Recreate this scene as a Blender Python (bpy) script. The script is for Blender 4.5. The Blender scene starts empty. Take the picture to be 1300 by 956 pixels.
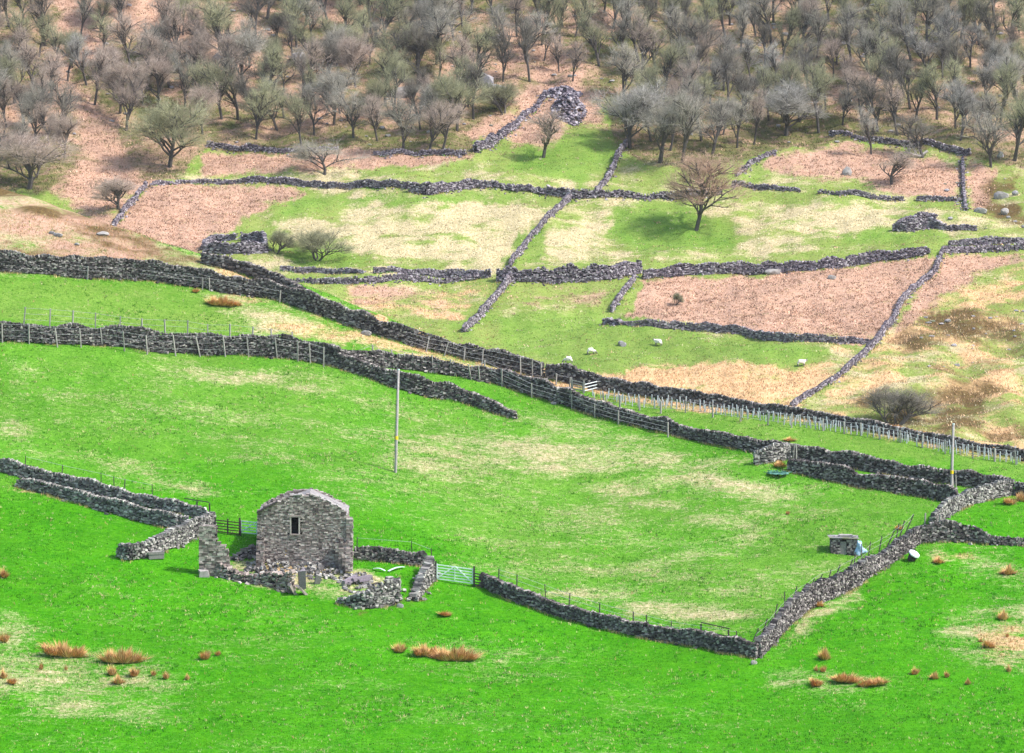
import bpy, math, random
import numpy as np
rng = np.random.default_rng(7); random.seed(7)
scene = bpy.context.scene
COL = scene.collection
F = 6184.0; CZ = 80.0; HY = 172.0          # focal length in photo pixels, camera height, horizon offset

# ------------------------------------------------------------------ terrain height
RX = np.array([-400, -200, 0, 60, 125, 190, 250, 300, 350, 400, 450, 520, 600, 660, 720, 800, 900, 1000, 1100, 1200, 1300, 1500, 1700], float)
RY = np.array([160, 200, 236, 256, 281, 303, 324, 338, 352, 368, 388, 415, 446, 462, 479, 492, 505, 518, 537, 555, 574, 595, 615], float)
FYp = np.array([-400, 0, 100, 200, 300, 400, 500, 590, 660, 760], float)     # photo row of the far hillside
FYd = np.array([960, 822, 792, 758, 720, 684, 645, 612, 590, 572], float)    # its distance
def smooth(a, b, x):
    t = np.clip((x - a) / (b - a), 0, 1); return t * t * (3 - 2 * t)
def und(x, y, s, seed, n=6):
    r = np.random.default_rng(seed); v = 0
    for i in range(n):
        a = r.uniform(0, 2 * math.pi); k = 2 * math.pi / s * r.uniform(.6, 1.7)
        v = v + np.sin(k * (x * math.cos(a) + y * math.sin(a)) + r.uniform(0, 6.3))
    return v / n ** .5
_T = np.random.default_rng(99).random((256, 256))
def fbm(x, y, s, octs=4, rough=.55, ox=0):
    v = 0; a = 1; tot = 0
    for o in range(octs):
        u = (x * .8 + y * .6 + ox) / s * 2 ** o + 17.3 * o; w = (y * .8 - x * .6 + ox) / s * 2 ** o + 41.7 * o
        i = np.floor(u).astype(int); j = np.floor(w).astype(int); f = u - i; g_ = w - j; f = f * f * (3 - 2 * f); g_ = g_ * g_ * (3 - 2 * g_)
        q = lambda a_, b_: _T[a_ & 255, b_ & 255]
        v = v + a * ((q(i, j) * (1 - f) + q(i + 1, j) * f) * (1 - g_) + (q(i, j + 1) * (1 - f) + q(i + 1, j + 1) * f) * g_); tot += a; a *= rough
    return v / tot
def ridge_d(px): return 475 - 45 * np.clip(px, -400, 1700) / 1300.0
def height(X, Y):
    X = np.asarray(X, float); Y = np.asarray(Y, float)
    Yc = np.maximum(Y, 330.0)
    px = np.clip(650 + F * X / Yc, -400, 1700)
    ry = np.interp(px, RX, RY)
    for d in (-45, 45): ry = ry + np.interp(px + d, RX, RY)
    ry = ry / 3
    Dr = ridge_d(px)
    Yn = np.minimum(Yc, Dr)
    t = (Yn - 350) / (Dr - 350)
    py = 956 - t * (956 - ry)
    zn = CZ - (py + HY) * Yn / F
    over = np.maximum(Y - Dr, 0)
    zn = zn - np.where(over < 12, over ** 2 * .016, 12 ** 2 * .016 + (over - 12) * .34) + np.minimum(over, 4) * 0.0
    zn = zn + (.16 * und(X, Y, 34, 11) + .10 * und(X, Y, 11, 12) + .05 * und(X, Y, 4.5, 13)) * (1 - smooth(8, 30, over))
    # low rounded bank that the fenced wall runs over
    # far hillside
    pf = np.interp(Y, FYd[::-1], FYp[::-1])
    for d in (-12, 12): pf = pf + np.interp(Y + d, FYd[::-1], FYp[::-1])
    pf = pf / 3
    zf = CZ - (pf + HY) * Y / F
    k = smooth(960, 1100, Y)
    zf = np.where(Y > 960, (CZ + (400 - HY) * 960 / F) + (Y - 960) * .12, zf)
    zf = np.where(Y < 572, 80 - (760 + HY) * 572 / F - (572 - Y) * .12, zf)
    amp = smooth(600, 680, Y)
    zf = zf + (.55 * und(X, Y, 60, 21) + .28 * und(X, Y, 19, 22) + .10 * und(X, Y, 6, 25)) * (.4 + amp) + .35 * und(X, Y, 8, 23) * smooth(750, 775, Y)
    kn = smooth(1040, 1180, px) * smooth(700, 660, Y) * smooth(600, 625, Y)
    zf = zf + kn * .55 * und(X, Y, 9, 24)
    d = zn - zf
    hbl = 3.0
    w = np.clip(.5 + .5 * d / hbl, 0, 1)
    z = zf * (1 - w) + zn * w + hbl * w * (1 - w) * .5
    z = np.where(Y < Dr + 6, zn, z)
    # the valley and the slope the camera stands on
    fore = np.where(Y > 0, np.maximum(78.2 - .3 * Y, 3.5), 78.2 - .08 * Y)
    b = smooth(285, 345, Y)
    return z * b + fore * (1 - b)
def at(px, py, far=False):
    """world point on the ground seen at photo position px, py"""
    u = (px - 650) / F
    Dr = float(ridge_d(px))
    Ys = np.arange(596, 960, .05) if far else np.arange(334, Dr + 5, .05)
    z = height(u * Ys, Ys)
    pr = -HY + F * (CZ - z) / Ys
    i = np.argmax(pr <= py)
    if pr[i] > py: i = len(Ys) - 1 if not far else 0
    if not far and pr[i] > py: i = int(np.argmin(pr))
    return np.array([u * Ys[i], Ys[i], z[i]])
def gz(x, y): return float(height(np.array([x]), np.array([y]))[0])

# ------------------------------------------------------------------ mesh and object helpers
def mesh_arrays(name, V, Q, mats, midx=None, smooth_=False, col=None):
    V = np.asarray(V, np.float32); Q = np.asarray(Q, np.int32); k = Q.shape[1]
    me = bpy.data.meshes.new(name)
    me.vertices.add(len(V)); me.vertices.foreach_set('co', V.ravel())
    me.loops.add(Q.size); me.loops.foreach_set('vertex_index', Q.ravel())
    me.polygons.add(len(Q)); me.polygons.foreach_set('loop_start', np.arange(0, Q.size, k, dtype=np.int32))
    me.polygons.foreach_set('loop_total', np.full(len(Q), k, np.int32))
    if midx is not None: me.polygons.foreach_set('material_index', np.asarray(midx, np.int32))
    me.polygons.foreach_set('use_smooth', np.full(len(Q), smooth_))
    for m in (mats if isinstance(mats, (list, tuple)) else [mats]): me.materials.append(m)
    if col is not None:
        a = me.color_attributes.new('tint', 'FLOAT_COLOR', 'POINT')
        a.data.foreach_set('color', np.concatenate([col, np.ones((len(V), 1))], 1).astype(np.float32).ravel())
    me.update(calc_edges=True); me.validate()
    return me
def link(name, me, parent=None):
    o = bpy.data.objects.new(name, me); COL.objects.link(o)
    if parent is not None: o.parent = parent
    return o
def tag(o, label, cat, group=None, kind=None):
    if label: o['label'] = label
    if cat: o['category'] = cat
    if group: o['group'] = group
    if kind: o['kind'] = kind
    return o
def thing(name, label, cat, loc, rz=0, group=None):
    o = bpy.data.objects.new(name, None); COL.objects.link(o); o.empty_display_size = .3
    o.location = loc; o.rotation_euler = (0, 0, rz)
    return tag(o, label, cat, group)
def dup(root, loc, rz=0, label=None, group=None, scale=None, tints=None):
    r = root.copy(); COL.objects.link(r); r.location = loc; r.rotation_euler = (root.rotation_euler[0], root.rotation_euler[1], rz)
    if scale: r.scale = scale
    if label: r['label'] = label
    if group: r['group'] = group
    for ch in list(root.children):
        c = ch.copy(); COL.objects.link(c); c.parent = r
        if tints and ch.name.split('.')[0] in tints: c.color = tints[ch.name.split('.')[0]]
        for g in ch.children:
            d = g.copy(); COL.objects.link(d); d.parent = c
    return r
CUBE = np.array([[-1,-1,-1],[1,-1,-1],[1,1,-1],[-1,1,-1],[-1,-1,1],[1,-1,1],[1,1,1],[-1,1,1]], float) * .5
CQ = np.array([[0,3,2,1],[4,5,6,7],[0,1,5,4],[1,2,6,5],[2,3,7,6],[3,0,4,7]])
class MB:
    def __init__(s): s.V = []; s.Q = []; s.M = []; s.n = 0
    def add(s, V, Q, m=0):
        s.V.append(np.asarray(V, float)); s.Q.append(np.asarray(Q) + s.n); s.M.append(np.full(len(Q), m)); s.n += len(V)
    def boxes(s, C, S, yaw=0, roll=0, pitch=0, jit=.0, m=0):
        C = np.atleast_2d(C).astype(float); N = len(C); S = np.broadcast_to(np.asarray(S, float), (N, 3))
        P = CUBE[None] * S[:, None] + rng.uniform(-jit, jit, (N, 8, 3)) * S[:, None]
        for ang, (a, b) in ((roll, (1, 2)), (pitch, (0, 2)), (yaw, (0, 1))):
            ang = np.broadcast_to(np.asarray(ang, float), (N,))
            c, sn = np.cos(ang)[:, None], np.sin(ang)[:, None]
            pa, pb = P[:, :, a].copy(), P[:, :, b].copy()
            P[:, :, a] = c * pa - sn * pb; P[:, :, b] = sn * pa + c * pb
        P += C[:, None]
        s.add(P.reshape(-1, 3), (CQ[None] + 8 * np.arange(N)[:, None, None]).reshape(-1, 4), m)
    def bar(s, a, b, w, h=None, m=0):
        a = np.array(a, float); b = np.array(b, float); h = h or w
        d = b - a; L = np.linalg.norm(d); d /= L
        up = np.array([0, 0, 1.]) if abs(d[2]) < .9 else np.array([0, 1., 0])
        sx = np.cross(d, up); sx /= np.linalg.norm(sx); uz = np.cross(sx, d)
        P = np.array([a + d * L * (c[0] + .5) + sx * w * c[1] + uz * h * c[2] for c in CUBE])
        s.add(P, CQ, m)
    def tubes(s, P0, P1, R0, R1, n=5, m=0):
        P0 = np.atleast_2d(P0).astype(float); P1 = np.atleast_2d(P1).astype(float); N = len(P0)
        R0 = np.broadcast_to(R0, (N,)); R1 = np.broadcast_to(R1, (N,))
        d = P1 - P0; d /= np.maximum(np.linalg.norm(d, axis=1, keepdims=True), 1e-6)
        ref = np.where(np.abs(d[:, 2:3]) < .9, np.array([[0, 0, 1.]]), np.array([[1., 0, 0]]))
        u = np.cross(d, ref); u /= np.linalg.norm(u, axis=1, keepdims=True); v = np.cross(d, u)
        a = np.arange(n) * 2 * math.pi / n
        ring = u[:, None] * np.cos(a)[None, :, None] + v[:, None] * np.sin(a)[None, :, None]
        A = P0[:, None] + ring * R0[:, None, None]; B = P1[:, None] + ring * R1[:, None, None]
        V = np.concatenate([A, B], 1).reshape(-1, 3)
        q = np.array([[i, (i + 1) % n, n + (i + 1) % n, n + i] for i in range(n)])
        Q = (q[None] + 2 * n * np.arange(N)[:, None, None]).reshape(-1, 4)
        s.add(V, Q, m)
        if n == 4 or n == 8: # caps
            caps = np.array([[n, n+1, n+2, n+3]]) if n == 4 else np.array([[n, n+1, n+2, n+3], [n, n+3, n+4, n+7], [n+4, n+5, n+6, n+7]])
            s.Q[-1] = np.concatenate([s.Q[-1], (caps[None] + 2*n*np.arange(N)[:, None, None]).reshape(-1, 4) + s.n - len(V)])
            s.M[-1] = np.full(len(s.Q[-1]), m)
    def mesh(s, name, mats, smooth_=False, off=None):
        V = np.concatenate(s.V)
        if off is not None: V = V - np.asarray(off)
        return mesh_arrays(name, V, np.concatenate(s.Q), mats, np.concatenate(s.M), smooth_)
    def build(s, name, mats, parent=None, off=None, smooth_=False):
        return link(name, s.mesh(name, mats, smooth_, off), parent)

# ------------------------------------------------------------------ materials
def new_mat(name, rough=.9):
    m = bpy.data.materials.new(name); m.use_nodes = True
    nt = m.node_tree; b = nt.nodes['Principled BSDF']; b.inputs['Roughness'].default_value = rough
    b.inputs['Specular IOR Level'].default_value = .15
    return m, nt, b
def ramp(nt, stops, src):
    r = nt.nodes.new('ShaderNodeValToRGB'); e = r.color_ramp.elements
    while len(e) < len(stops): e.new(.5)
    for x, (p, c) in zip(e, stops): x.position = p; x.color = (*c, 1)
    nt.links.new(src, r.inputs[0]); return r.outputs[0]
def noise(nt, scale, detail=4, rough=.6, vec=None, dist=0):
    n = nt.nodes.new('ShaderNodeTexNoise'); n.inputs['Scale'].default_value = scale
    n.inputs['Detail'].default_value = detail; n.inputs['Roughness'].default_value = rough; n.inputs['Distortion'].default_value = dist
    if vec is None:
        g = nt.nodes.new('ShaderNodeNewGeometry'); vec = g.outputs['Position']
    nt.links.new(vec, n.inputs['Vector']); return n.outputs['Fac']
def mth(nt, op, a, b=None, c=None, clamp=False):
    n = nt.nodes.new('ShaderNodeMath'); n.operation = op; n.use_clamp = clamp
    for i, v in enumerate((a, b, c)):
        if v is None: continue
        if isinstance(v, (int, float)): n.inputs[i].default_value = v
        else: nt.links.new(v, n.inputs[i])
    return n.outputs[0]
def mixc(nt, fac, a, b, mode='MIX'):
    n = nt.nodes.new('ShaderNodeMix'); n.data_type = 'RGBA'; n.blend_type = mode
    for sock, v in ((n.inputs[0], fac), (n.inputs[6], a), (n.inputs[7], b)):
        if isinstance(v, (int, float)): sock.default_value = v
        elif isinstance(v, tuple): sock.default_value = (*v, 1)
        else: nt.links.new(v, sock)
    return n.outputs[2]
def bump(nt, b, h, strength=.6, dist=.05):
    n = nt.nodes.new('ShaderNodeBump'); n.inputs['Strength'].default_value = strength; n.inputs['Distance'].default_value = dist
    nt.links.new(h, n.inputs['Height']); nt.links.new(n.outputs[0], b.inputs['Normal'])
def stone_mat(name, stops, lichen=None, moss=None, lich_amt=.68):
    m, nt, b = new_mat(name, .92)
    g = nt.nodes.new('ShaderNodeNewGeometry')
    c = ramp(nt, stops, g.outputs['Random Per Island'])
    n1 = noise(nt, 9, 5, .7)
    c = mixc(nt, .6, c, ramp(nt, [(.3, (.45, .45, .45)), (.7, (1.25, 1.25, 1.25))], n1), 'MULTIPLY')
    if lichen:
        n2 = noise(nt, 1.6, 6, .75)
        c = mixc(nt, ramp(nt, [(lich_amt, (0, 0, 0)), (lich_amt + .04, (1, 1, 1))], n2), c, lichen)
    if moss:
        n3 = noise(nt, .7, 4, .7)
        c = mixc(nt, ramp(nt, [(.5, (0, 0, 0)), (.66, (.7, .7, .7))], n3), c, moss)
    nt.links.new(c, b.inputs['Base Color']); bump(nt, b, noise(nt, 22, 4, .7), .5, .03)
    return m
def plain(name, col, rough=.8, var=.25, scale=6, metal=0):
    m, nt, b = new_mat(name, rough)
    lo = tuple(x * (1 - var) for x in col); hi = tuple(min(1, x * (1 + var)) for x in col)
    tc = nt.nodes.new('ShaderNodeTexCoord')
    nt.links.new(ramp(nt, [(.3, lo), (.7, hi)], noise(nt, scale, 5, .65, tc.outputs['Object'])), b.inputs['Base Color'])
    b.inputs['Metallic'].default_value = metal
    return m
M = {}
M['wall'] = stone_mat('dry_stone', [(0, (.038, .033, .034)), (.4, (.11, .096, .096)), (.7, (.205, .182, .178)), (.88, (.31, .28, .27)), (1, (.44, .40, .37))])
M['wall_pale'] = stone_mat('dry_stone_lit', [(0, (.07, .065, .065)), (.4, (.17, .16, .155)), (.8, (.33, .31, .29)), (1, (.52, .50, .46))])  # sunlit wall faces put into the stone colour; also used as pale stone
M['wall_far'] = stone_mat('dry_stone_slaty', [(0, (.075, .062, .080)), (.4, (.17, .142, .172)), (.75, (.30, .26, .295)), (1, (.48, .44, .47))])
M['barn'] = stone_mat('barn_stone', [(0, (.11, .083, .08)), (.3, (.235, .19, .175)), (.75, (.39, .325, .30)), (1, (.56, .49, .45))], lichen=(.55, .36, .03), lich_amt=.665)
M['core'] = plain('wall_core', (.03, .028, .027), 1)
M['rock'] = stone_mat('moor_rock', [(0, (.13, .12, .14)), (1, (.33, .31, .33))], moss=(.12, .14, .04))
M['paleslab'] = plain('pale_slab', (.30, .28, .27), .9)
M['post'] = plain('weathered_post', (.30, .28, .26), .9)
M['darkpost'] = plain('dark_post', (.06, .05, .05), .9)
M['wire'] = plain('wire', (.35, .36, .36), .5)
M['pole'] = plain('pole_wood', (.30, .28, .27), .8)
M['yellow'] = plain('yellow_sign', (.8, .55, .02), .6, .05)
M['white'] = plain('white_paint', (.72, .78, .78), .5, .08)
M['galv'] = plain('galvanised', (.62, .74, .76), .45, .1)
M['rail'] = plain('dark_rail', (.07, .045, .04), .85)
M['blue'] = plain('blue_plastic', (.35, .50, .70), .5, .15)
M['guard'] = plain('tree_tube', (.48, .53, .56), .5, .2, 3)
M['teal'] = plain('green_netting', (.10, .24, .20), .8, .3)
M['wool'] = plain('wool', (.70, .66, .58), 1, .12)
M['sheepface'] = plain('sheep_face', (.22, .2, .18), .9)
M['bark'] = plain('bark', (.085, .075, .07), .95, .35, 2)
M['palebark'] = plain('pale_bark', (.36, .33, .30), .9, .2, 3)
M['inside_shade'] = plain('dark_opening', (.012, .012, .014), 1)  # near-black standing in for the shade inside the barn window
M['roof'] = plain('added_slates', (.26, .24, .24), .9, .35, 5)
def twig_mat(name):
    m, nt, b = new_mat(name, .95)
    oi = nt.nodes.new('ShaderNodeObjectInfo'); g = nt.nodes.new('ShaderNodeNewGeometry')
    v = ramp(nt, [(0, (.55, .55, .55)), (1, (1.35, 1.35, 1.35))], g.outputs['Random Per Island'])
    nt.links.new(mixc(nt, 1, oi.outputs['Color'], v, 'MULTIPLY'), b.inputs['Base Color'])
    return m
M['twig'] = twig_mat('twigs')
def tint_mat(name):
    m, nt, b = new_mat(name, .95)
    a = nt.nodes.new('ShaderNodeAttribute'); a.attribute_name = 'tint'
    nt.links.new(a.outputs['Color'], b.inputs['Base Color']); return m
M['tint'] = tint_mat('blades')

# ground material
def ground_mat():
    m, nt, b = new_mat('ground_cover', 1.0)
    b.inputs['Specular IOR Level'].default_value = .05
    a1 = nt.nodes.new('ShaderNodeAttribute'); a1.attribute_name = 'cov1'
    a2 = nt.nodes.new('ShaderNodeAttribute'); a2.attribute_name = 'cov2'
    s1 = nt.nodes.new('ShaderNodeSeparateColor'); nt.links.new(a1.outputs['Color'], s1.inputs[0])
    s2 = nt.nodes.new('ShaderNodeSeparateColor'); nt.links.new(a2.outputs['Color'], s2.inputs[0])
    brk, strw, orng = s1.outputs; wood, heath, farg = s2.outputs
    fine = noise(nt, 3.2, 8, .75); mid = noise(nt, .55, 7, .7, dist=.6); big = noise(nt, .09, 4, .55)
    gp = nt.nodes.new('ShaderNodeNewGeometry'); vm = nt.nodes.new('ShaderNodeVectorMath'); vm.operation = 'MULTIPLY'; vm.inputs[1].default_value = (.55, 1, 1)
    nt.links.new(gp.outputs['Position'], vm.inputs[0])
    fine2 = noise(nt, 7.5, 5, .8); mid2 = noise(nt, 1.5, 6, .72, vm.outputs[0], dist=.8)
    # grass
    g1 = ramp(nt, [(.30, (.006, .085, .001)), (.48, (.030, .23, .001)), (.72, (.12, .39, .01))], fine)
    g2 = ramp(nt, [(.3, (.022, .15, .001)), (.7, (.10, .32, .007))], mid)
    near = mixc(nt, .5, g1, g2)
    f1 = ramp(nt, [(.3, (.10, .16, .025)), (.5, (.21, .27, .055)), (.72, (.38, .36, .15))], fine)
    f2 = ramp(nt, [(.3, (.12, .22, .03)), (.7, (.30, .30, .11))], mid)
    farc = mixc(nt, .5, f1, f2)
    c = mixc(nt, farg, near, farc)
    def mask(w, n, amp=1.1, soft=.10):
        v = mth(nt, 'ADD', w, mth(nt, 'MULTIPLY', mth(nt, 'SUBTRACT', n, .5), amp))
        mr = nt.nodes.new('ShaderNodeMapRange'); mr.interpolation_type = 'SMOOTHSTEP'
        mr.inputs['From Min'].default_value = .5 - soft; mr.inputs['From Max'].default_value = .5 + soft
        nt.links.new(v, mr.inputs['Value']); return mr.outputs[0]
    nm = mth(nt, 'ADD', mth(nt, 'MULTIPLY', mid2, .55), mth(nt, 'MULTIPLY', fine, .45))
    nw = mth(nt, 'ADD', mth(nt, 'MULTIPLY', mid, .75), mth(nt, 'MULTIPLY', fine2, .25))
    wd = mixc(nt, mask(wood, mid, .8, .2), c, ramp(nt, [(.28, (.035, .04, .02)), (.40, (.09, .10, .03)), (.50, (.15, .15, .055)), (.58, (.22, .15, .10)), (.70, (.40, .27, .20))], nw))
    st = ramp(nt, [(.28, (.20, .17, .07)), (.48, (.44, .36, .20)), (.72, (.70, .61, .42))], fine)
    c = mixc(nt, mask(strw, nm, 1.7, .30), wd, st)
    og = ramp(nt, [(.3, (.34, .20, .09)), (.5, (.56, .36, .19)), (.72, (.72, .54, .34))], fine)
    c = mixc(nt, mask(orng, nm, 1.4, .28), c, og)
    bk = ramp(nt, [(.28, (.20, .10, .065)), (.48, (.40, .245, .17)), (.72, (.60, .42, .31))], fine)
    bk = mixc(nt, ramp(nt, [(.60, (0, 0, 0)), (.72, (.8, .8, .8))], noise(nt, .5, 5, .7)), bk, (.26, .24, .07)); bk = mixc(nt, .35, bk, ramp(nt, [(.35, (.30, .16, .10)), (.65, (.58, .38, .30))], mid2))
    c = mixc(nt, mask(brk, nm, 1.1, .24), c, bk)
    hc = ramp(nt, [(.3, (.045, .028, .015)), (.55, (.13, .085, .035)), (.75, (.22, .18, .06))], fine)
    c = mixc(nt, mask(heath, nm, 1.4, .25), c, hc)
    c = mixc(nt, .35, c, ramp(nt, [(.35, (.72, .72, .72)), (.65, (1.15, 1.15, 1.15))], big), 'MULTIPLY')
    nt.links.new(c, b.inputs['Base Color'])
    c = mixc(nt, .55, c, ramp(nt, [(.34, (.70, .70, .68)), (.5, (1, 1, 1)), (.66, (1.22, 1.2, 1.15))], mid2), 'MULTIPLY')
    h = mth(nt, 'ADD', mth(nt, 'MULTIPLY', fine, .10), mth(nt, 'MULTIPLY', mid2, .22))
    bump(nt, b, h, 1.0, 1.0)
    return m
M['ground'] = ground_mat()

# ------------------------------------------------------------------ what grows where
def sdist(px, py, poly):
    P = np.array(poly, float); Q = np.roll(P, -1, 0)
    d2 = np.full(px.shape, 1e9); ins = np.zeros(px.shape, bool)
    for (x0, y0), (x1, y1) in zip(P, Q):
        ex, ey = x1 - x0, y1 - y0
        t = np.clip(((px - x0) * ex + (py - y0) * ey) / (ex * ex + ey * ey + 1e-9), 0, 1)
        d2 = np.minimum(d2, (px - x0 - t * ex) ** 2 + (py - y0 - t * ey) ** 2)
        c = (y0 > py) != (y1 > py)
        ins ^= c & (px < (x1 - x0) * (py - y0) / (y1 - y0 + 1e-12) + x0)
    return np.where(ins, 1, -1) * np.sqrt(d2)
# (channel, strength, softness, polygon); channels 0 bracken 1 straw 2 orange 3 wood 4 heather 5 far-green
FARP = [
 (0, .47, 20, [(-400,-500),(1700,-500),(1700,215),(1300,215),(1225,200),(1110,180),(1000,180),(935,195),(830,200),(790,185),(770,140),(640,142),(600,188),(330,188),(262,186),(225,225),(150,250),(60,245),(-400,245)]),
 (3, 1, 10, [(-400,-500),(1700,-500),(1700,215),(1300,215),(1225,200),(1110,180),(1000,188),(935,205),(900,214),(830,212),(790,195),(770,140),(700,112),(640,142),(600,194),(470,196),(330,192),(262,186),(225,225),(150,250),(60,245),(-400,245)]),
 (0, .9, 9, [(75,-40),(250,-40),(265,30),(215,70),(160,40),(100,95),(70,60)]),
 (0, .8, 9, [(60,75),(100,80),(100,115),(155,125),(160,180),(185,228),(150,290),(130,300),(60,250),(105,200),(90,150),(50,130)]),
 (0, .85, 8, [(270,30),(300,30),(300,60),(275,60)]),
 (0, .8, 8, [(385,0),(430,0),(430,30),(395,35)]),
 (0, .95, 5, [(188,232),(355,234),(385,248),(340,262),(290,292),(240,330),(200,330),(150,300),(150,282)]),
 (0, .9, 5, [(262,197),(420,190),(600,196),(600,201),(520,210),(420,214),(350,219),(255,222)]),
 (0, .85, 7, [(595,168),(640,140),(665,112),(705,100),(800,112),(868,108),(870,128),(790,122),(750,125),(770,160),(720,160),(700,190),(655,190),(640,175),(605,180)]),
 (0, .95, 6, [(985,196),(1080,183),(1150,192),(1215,212),(1222,250),(1150,250),(1090,226),(1020,228),(960,210)]),
 (0, .85, 6, [(1210,135),(1260,130),(1260,160),(1210,158)]),
 (0, .8, 6, [(1228,205),(1255,215),(1260,262),(1232,268)]),
 (0, 1.0, 4, [(812,356),(930,350),(1060,342),(1115,334),(1190,326),(1175,352),(1150,375),(1128,415),(1107,434),(1030,431),(975,427),(880,413),(792,402)]),
 (0, .95, 6, [(1195,326),(1300,322),(1300,332),(1235,350),(1190,380),(1140,430),(1130,425),(1160,378)]),
 (0, .5, 8, [(440,362),(620,362),(600,395),(540,410),(450,395)]),
 (0, .6, 8, [(645,372),(770,362),(790,372),(770,392),(700,385),(640,392)]),
 (1, .85, 10, [(350,285),(430,262),(560,250),(690,262),(650,335),(460,338),(420,318),(350,300)]),
 (1, .55, 12, [(300,262),(440,242),(700,250),(690,270),(350,290)]),
 (1, .62, 12, [(690,300),(760,262),(1000,245),(1220,262),(1130,290),(1090,312),(960,322),(700,338),(660,336)]),
 (1, .72, 8, [(900,245),(1100,256),(1150,262),(1100,300),(960,310),(920,290)]),
 (1, .45, 10, [(540,205),(800,200),(870,215),(930,222),(930,235),(700,235)]),
 (1, .5, 8, [(930,222),(1080,230),(1150,250),(940,238)]),
 (5, .98, 10, [(1060,330),(1400,325),(1400,620),(1000,530)]),
 (4, .34, 14, [(1150,390),(1400,370),(1400,620),(1100,540),(1060,500)]),
 (1, .34, 10, [(1060,330),(1400,325),(1400,620),(1000,530)]),
 (1, .40, 10, [(230,200),(150,260),(1330,310),(1300,200)]),
 (1, .6, 8, [(300,330),(420,310),(460,338),(640,336),(640,345),(300,345)]),
 (1, .4, 8, [(400,362),(640,362),(600,420),(450,400)]),
 (1, .35, 8, [(600,400),(760,360),(1080,440),(1060,470),(700,470)]),
 (2, .55, 8, [(450,365),(520,372),(630,362),(590,410),(540,415),(430,385)]),
 (2, .95, 5, [(785,474),(830,462),(880,468),(925,456),(1000,466),(1060,458),(1072,464),(1030,500),(1000,520),(880,508),(780,492),(740,482)]),
 (2, .55, 8, [(1060,470),(1110,440),(1180,380),(1300,330),(1300,420),(1180,450),(1100,520),(1030,530)]),
 (2, .45, 10, [(1170,430),(1300,430),(1300,620),(1180,570)]),
 (2, .55, 6, [(900,428),(1060,436),(1090,448),(1060,450),(940,436)]),
 (4, .70, 8, [(1170,400),(1230,392),(1300,400),(1300,440),(1240,440),(1170,425)]),
 (4, .62, 8, [(1080,500),(1130,480),(1240,490),(1260,540),(1200,560),(1090,540)]),
 (4, .5, 6, [(1240,480),(1300,485),(1300,520),(1250,515)]),
 (4, .5, 6, [(1250,210),(1300,220),(1300,300),(1240,285)]),
]
FARGREEN = [(.9, 10, [(780,262),(870,262),(940,282),(930,312),(820,325),(770,300)]), (.9, 6, [(215,190),(275,188),(250,215),(190,228)]),
  (.85, 8, [(690,180),(760,170),(785,200),(740,235),(640,215)]), (.8, 8, [(340,318),(420,310),(480,338),(380,340)]),
  (.75, 10, [(620,400),(760,395),(800,410),(1060,440),(1050,460),(840,460),(740,472),(640,440)]), (.7, 8, [(370,248),(560,246),(690,252),(420,262),(340,285)]),
  (.7, 5, [(650,300),(690,290),(690,335),(640,335)]), (.7, 6, [(1060,298),(1200,292),(1200,305),(1100,310)]), (.8, 6, [(600,400),(570,415),(600,430),(620,400)]), (.8,6,[(150,285),(230,282),(260,310),(170,312)])]
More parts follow.
